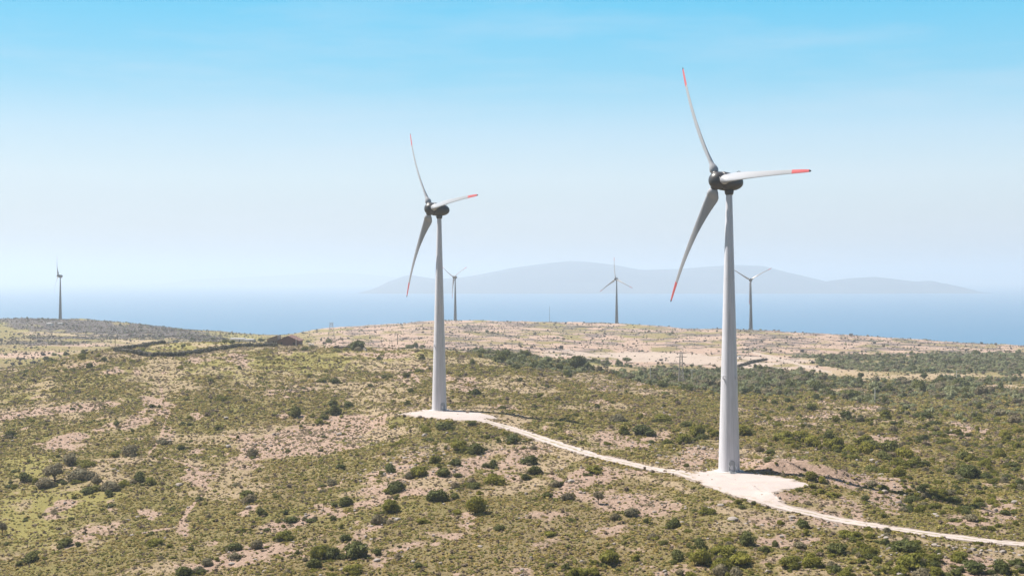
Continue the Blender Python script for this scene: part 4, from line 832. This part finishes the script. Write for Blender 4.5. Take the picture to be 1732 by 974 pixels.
#PART4
# ------------------------------------------------------------------ farmhouse, sheds, walls
M['brown_wall'] = plain('brown_wall', (.15, .085, .075), .9, .2, 1.2)
M['plaster'] = plain('plaster', (.26, .20, .17), .9, .2, 1.2)
M['roof_tile'] = plain('roof_tile', (.16, .085, .07), .9, .3, 2.5)
M['white_wall'] = plain('white_wall', (.62, .60, .57), .8, .1, 1)
M['dark_open'] = plain('dark_open', (.02, .02, .022), .6)
M['tin'] = plain('tin', (.27, .25, .24), .5, .15, .6)
M['pole_wood'] = plain('pole_wood', (.17, .14, .115), .9, .25, 3)
M['pole_pale'] = plain('pole_pale', (.55, .53, .50), .8, .12, 3)
M['lattice'] = plain('lattice', (.33, .30, .29), .6, .15, 1)
M['hedge_leaf'] = foliage('hedge_leaf', (.026, .026, .016), (.06, .056, .03), (.065, .056, .034))
def house():
    v = at(486, 584.5); k = v.y/FPX; t = empty('farmhouse', v); tag(t, 'brown farmhouse with a gabled front and a lower porch wing', 'house')
    def X(px): return (px-486)*k
    def Zp(py): return (584.5-py)*k
    w0, w1, pk, ev = X(469), X(505), X(487), Zp(576.5); top = Zp(568.5); dep = 11
    b = MB(); b.add([(w0, 0, -1), (w1, 0, -1), (w1, 0, ev), (pk, 0, top), (w0, 0, ev), (w0, dep, -1), (w1, dep, -1), (w1, dep, ev), (pk, dep, top), (w0, dep, ev)], [(0, 1, 2, 3, 4), (9, 8, 7, 6, 5), (1, 6, 7, 2), (5, 0, 4, 9), (0, 5, 6, 1)])
    b.build('wall', M['brown_wall'], t)
    r = MB(); th = .22
    for a, e in ((w0-.5, -1), (w1+.5, 1)):
        sl = (top-ev)/abs(pk-(w0 if e < 0 else w1)); ze = top-sl*abs(pk-a)
        r.add([(a, -.5, ze+.03), (pk, -.5, top+.03), (pk, dep+.5, top+.03), (a, dep+.5, ze+.03), (a, -.5, ze+th), (pk, -.5, top+th), (pk, dep+.5, top+th), (a, dep+.5, ze+th)], [(0, 1, 2, 3), (7, 6, 5, 4), (0, 4, 5, 1), (1, 5, 6, 2), (2, 6, 7, 3), (3, 7, 4, 0)])
    rf = r.build('roof', M['roof_tile'], t)
    # porch wing: mono-pitch roof rising to the right, columns in front of a dark recess
    a0, a1 = X(451), X(468.6); z0, z1 = Zp(574.5), Zp(568)
    p = MB(); p.add([(a0, 2.2, -1), (a1, 2.2, -1), (a1, 2.2, z1-.1), (a0, 2.2, z0-.1), (a0, 9, -1), (a1, 9, -1), (a1, 9, z1-.1), (a0, 9, z0-.1)], [(0, 1, 2, 3), (7, 6, 5, 4), (0, 3, 7, 4), (1, 5, 6, 2)]); p.build('wing_wall', M['plaster'], t)
    q = MB(); q.add([(a0-.5, .2, z0), (a1, .2, z1), (a1, 9.4, z1), (a0-.5, 9.4, z0), (a0-.5, .2, z0+.2), (a1, .2, z1+.2), (a1, 9.4, z1+.2), (a0-.5, 9.4, z0+.2)], [(3, 2, 1, 0), (4, 5, 6, 7), (0, 1, 5, 4), (1, 2, 6, 5), (2, 3, 7, 6), (3, 0, 4, 7)]); q.build('wing_roof', M['roof_tile'], t)
    f = MB(); f.add([(a0, .5, z0-.35-1.0*0), (a1, .5, z0-.35), (a1, .5, z1-.05), (a0, .5, z0-.05), (a0, .7, z0-.35), (a1, .7, z0-.35), (a1, .7, z1-.05), (a0, .7, z0-.05)], [(0, 1, 2, 3), (7, 6, 5, 4), (0, 4, 5, 1)]); f.build('porch_fascia', M['plaster'], t)
    for i in range(5):
        c = MB(); c.box((a0+.2+(a1-a0-.5)*i/4, .6, (z0-.35)/2-.3), (.34, .34, z0-.35+.6)); c.build('porch_column', M['plaster'], t)
    for i in range(3):
        c = MB(); c.box((a0+.8+(a1-a0-1.4)*i/2, 2.17, .95), (.8, .08, 1.8)); c.build('door' if i == 1 else 'window', M['dark_open'], t)
    ch = MB(); ch.box((X(469.6), 1.6, (Zp(567.5)+1.6)/2), (.95, .95, Zp(567.5)-1.6)); ch.build('chimney', M['white_wall'], rf)
    for i, px in enumerate((476, 497)):
        c = MB(); c.box((X(px), -.01, 1.0), (.75, .08, .9)); c.build('window', M['dark_open'], t)
house()
def shed(name, px0, px1, pyb, pyt, label, wall, roof, cat='shed', depth=4, gable=True):
    v = at((px0+px1)/2, pyb); k = v.y/FPX; w = (px1-px0)*k; h = (pyb-pyt)*k; t = empty(name, v); tag(t, label, cat)
    b = MB(); eh = h*(.72 if gable else .92); b.box((0, depth/2, eh/2-.5), (w, depth, eh+1)); b.build('wall', M[wall], t)
    r = MB()
    if gable: r.add([(-w/2-.2, -.25, eh-.05), (w/2+.2, -.25, eh-.05), (w/2+.2, depth/2, h), (-w/2-.2, depth/2, h), (-w/2-.2, depth+.25, eh-.05), (w/2+.2, depth+.25, eh-.05)], [(0, 1, 2, 3), (3, 2, 5, 4), (0, 3, 4), (1, 5, 2), (0, 4, 5, 1)])
    else: r.box((0, depth/2, h*.96), (w+.3, depth+.4, h*.09))
    r.build('roof', M[roof], t)
    d = MB(); d.box((w*.2, -.02, eh*.36), (min(.9, w*.3), .07, eh*.72)); d.build('door', M['dark_open'], t)
shed('hut', 522, 525.8, 586.5, 581, 'left one of two small white huts right of the farmhouse', 'white_wall', 'white_wall', 'hut', 1.6, False)
shed('hut', 526.6, 530.2, 586.5, 581.6, 'right one of two small white huts right of the farmhouse', 'white_wall', 'white_wall', 'hut', 1.6, False)
shed('hut', 591, 593.4, 589.5, 583.8, 'narrow white hut beside the dark bushy clump', 'white_wall', 'white_wall', 'hut', 1.4, False)
shed('long_shed', 389, 412, 577.2, 571.4, 'long low shed with a pale roof behind the walled field', 'white_wall', 'tin', 'shed', 9)
shed('long_shed', 412.8, 428, 577.6, 573.0, 'shorter pale roofed shed at the right end of the long shed', 'white_wall', 'tin', 'shed', 8)
shed('stone_hut', 78, 87, 550, 546, 'small pale roofed building on the dark hill left of the far tower', 'white_wall', 'tin', 'building', 6)
shed('stone_hut', 97, 104, 549, 546, 'small pale building just below the far left turbine', 'white_wall', 'tin', 'building', 6)
shed('stone_hut', 1249, 1253, 605, 602, 'tiny white hut on the plateau right of the nearest tower', 'white_wall', 'tin', 'hut', 4)
def dry_wall(pts, hgt, label, hedge=True, name='stone_wall', dmin=140):
    P = [at(*p, dmin) for p in pts]; t = empty(name, P[0]); tag(t, label, 'wall', None)
    b = MB(); hb = []; g = random.Random(int(pts[0][0]))
    for a, c in zip(P[:-1], P[1:]):
        L_ = (c-a).length; n = max(2, int(L_/1.1)); rz = math.atan2(c.y-a.y, c.x-a.x)
        for i in range(n):
            q = a.lerp(c, (i+.5)/n); z = float(G.zxy(q.x, q.y)); h = hgt*g.uniform(.75, 1.2)
            b.box((q.x-P[0].x+g.uniform(-.08, .08), q.y-P[0].y+g.uniform(-.08, .08), z-P[0].z+h/2-.3), (L_/n*.98, .62*g.uniform(.85, 1.2), h+.6), rz+g.uniform(-.06, .06), .86)
            hb.append((q.x-P[0].x, q.y-P[0].y, z-P[0].z))
    b.build('stones', M['rock'], t)
    if hedge:
        V = []; F = []; src = blob('hedge', M['hedge_leaf'], 888, 90, (1, 1, .9), 4, .13)
        sv = np.array([v.co[:] for v in src.vertices]); sf = [tuple(p.vertices) for p in src.polygons]; b0 = 0
        for x, y, z in hb:
            for _ in range(1):
                if g.random() < .2: continue
                s_ = g.uniform(1.5, 2.6)*hgt; a = g.uniform(0, 6.28); ca, sa = math.cos(a), math.sin(a)
                W = np.column_stack([sv[:, 0]*ca-sv[:, 1]*sa, sv[:, 0]*sa+sv[:, 1]*ca, sv[:, 2]])*s_*np.array([1, 1, .8])+np.array([x+g.uniform(-.4, .4), y+g.uniform(-.4, .4), z])
                V.append(W); F += [tuple(i+b0 for i in f) for f in sf]; b0 += len(sv)
        obj('hedge', mesh_np('hedge', np.vstack(V), F, [M['hedge_leaf']]), t)
dry_wall([(198, 594), (225, 589.5), (250, 585), (275, 581.5), (298, 578.5)], 1.5, 'dark overgrown wall along the far side of the walled yellow field', dmin=480)
dry_wall([(200, 596), (235, 600), (275, 603), (300, 603), (335, 598), (370, 593), (400, 588), (440, 586.5), (468, 586)], 1.5, 'dark overgrown wall along the near side of the walled yellow field')
dry_wall([(958, 552), (975, 553.5), (1003, 554.5)], 1.6, 'dark broken wall on the stony crest near the upright far turbine', False)
dry_wall([(1246, 622), (1262, 617), (1280, 612), (1297, 609)], 1.3, 'dark wall slanting across the plateau right of the nearest tower', True)
dry_wall([(565, 589), (590, 590), (620, 594)], 1.0, 'low dark wall beside the white hut', True)

# ------------------------------------------------------------------ poles and pylons
def pole(px, pyb, pyt, label, pale=False, arm=False, rad=.16, dmin=140, D=None):
    if D: v = base_at(px, D, 0); v.z = float(G.zxy(v.x, v.y)); top = CAMZ-(pyt-HZ)*D/FPX-v.z
    else: v = at(px, pyb, dmin); top = (pyb-pyt)*v.y/FPX
    m = M['pole_pale' if pale else 'pole_wood']; t = empty('utility_pole', v); tag(t, label, 'pole')
    b = MB(); b.tube([(0, 0, -.5), (0, 0, top)], [rad, rad*.7], 10); b.build('shaft', m, t)
    if arm:
        c = MB(); c.box((0, -.16, top-.45), (1.8, .14, .16)); ca = c.build('crossarm', m, t)
        for s_ in (-.75, 0, .75):
            i = MB(); i.tube([(s_, -.16, top-.37), (s_, -.16, top-.1)], [.06, .09], 8); i.build('insulator', M['lattice'], ca)
pole(1480, 683, 655, 'lone slender white pole in the scrub of the right valley', True)
pole(1100, 641, 617.5, 'pale pole left of the lattice pylon', True, True)
pole(1170.5, 651, 624, 'pale pole right of the lattice pylon', True, True)
pole(866, 593, 575.5, 'wooden pole beside the dark bushes right of the second tower', False, True, .2)
pole(672.5, 583, 564.5, 'dark wooden pole on the plain left of the second tower', False, True, .3)
pole(195, 592, 570.5, 'thin wooden pole at the left corner of the walled field', False, True, .13, 480)
pole(500.7, 586, 572, 'pale post in front of the farmhouse', True, False, .12)
pole(1618, 640, 626, 'pale pole at the edge of the wooded valley', True, False, .18)
pole(1266, 600, 587, 'thin pole on the plateau beside the nearest tower', False, False, .2)
pole(929.5, 0, 518, 'tall thin mast beyond the crest against the sea', False, False, .22, D=1560)
def pylon(px, pyb, pyt, label, w0, w1, dmin=140):
    v = at(px, pyb, dmin); H = (pyb-pyt)*v.y/FPX; t = empty('lattice_pylon', v); tag(t, label, 'pylon', None); b = MB(); r = .085
    def c(k, z): 
        w = w0+(w1-w0)*(z/H); return Vector(((-1, 1, 1, -1)[k]*w/2, (-1, -1, 1, 1)[k]*w/2, z))
    for k in range(4): b.tube([c(k, -.5), c(k, H)], r, 6)
    zs = [H*(1-(1-i/7)**1.15) for i in range(8)]
    for z0, z1 in zip(zs[:-1], zs[1:]):
        for k in range(4): b.tube([c(k, z0), c((k+1) % 4, z1)], r*.55, 5); b.tube([c(k, z1), c((k+1) % 4, z1)], r*.5, 5)
    b.build('lattice_frame', M['lattice'], t)
    for z in (H*.86, H*.98):
        a = MB(); L_ = 1.8*max(1, H/10); a.tube([(-L_, 0, z), (0, 0, z+.35), (L_, 0, z)], r*.8, 6); a.tube([(-L_, 0, z), (L_, 0, z)], r*.8, 6); a.build('crossarm', M['lattice'], t)
pylon(1152, 651, 596, 'tall grey lattice pylon standing at the edge of the thicket', 1.9, .75)
pylon(560.5, 571, 545.5, 'grey lattice pylon on the stony rise above the farmhouse', 5.2, 1.6)
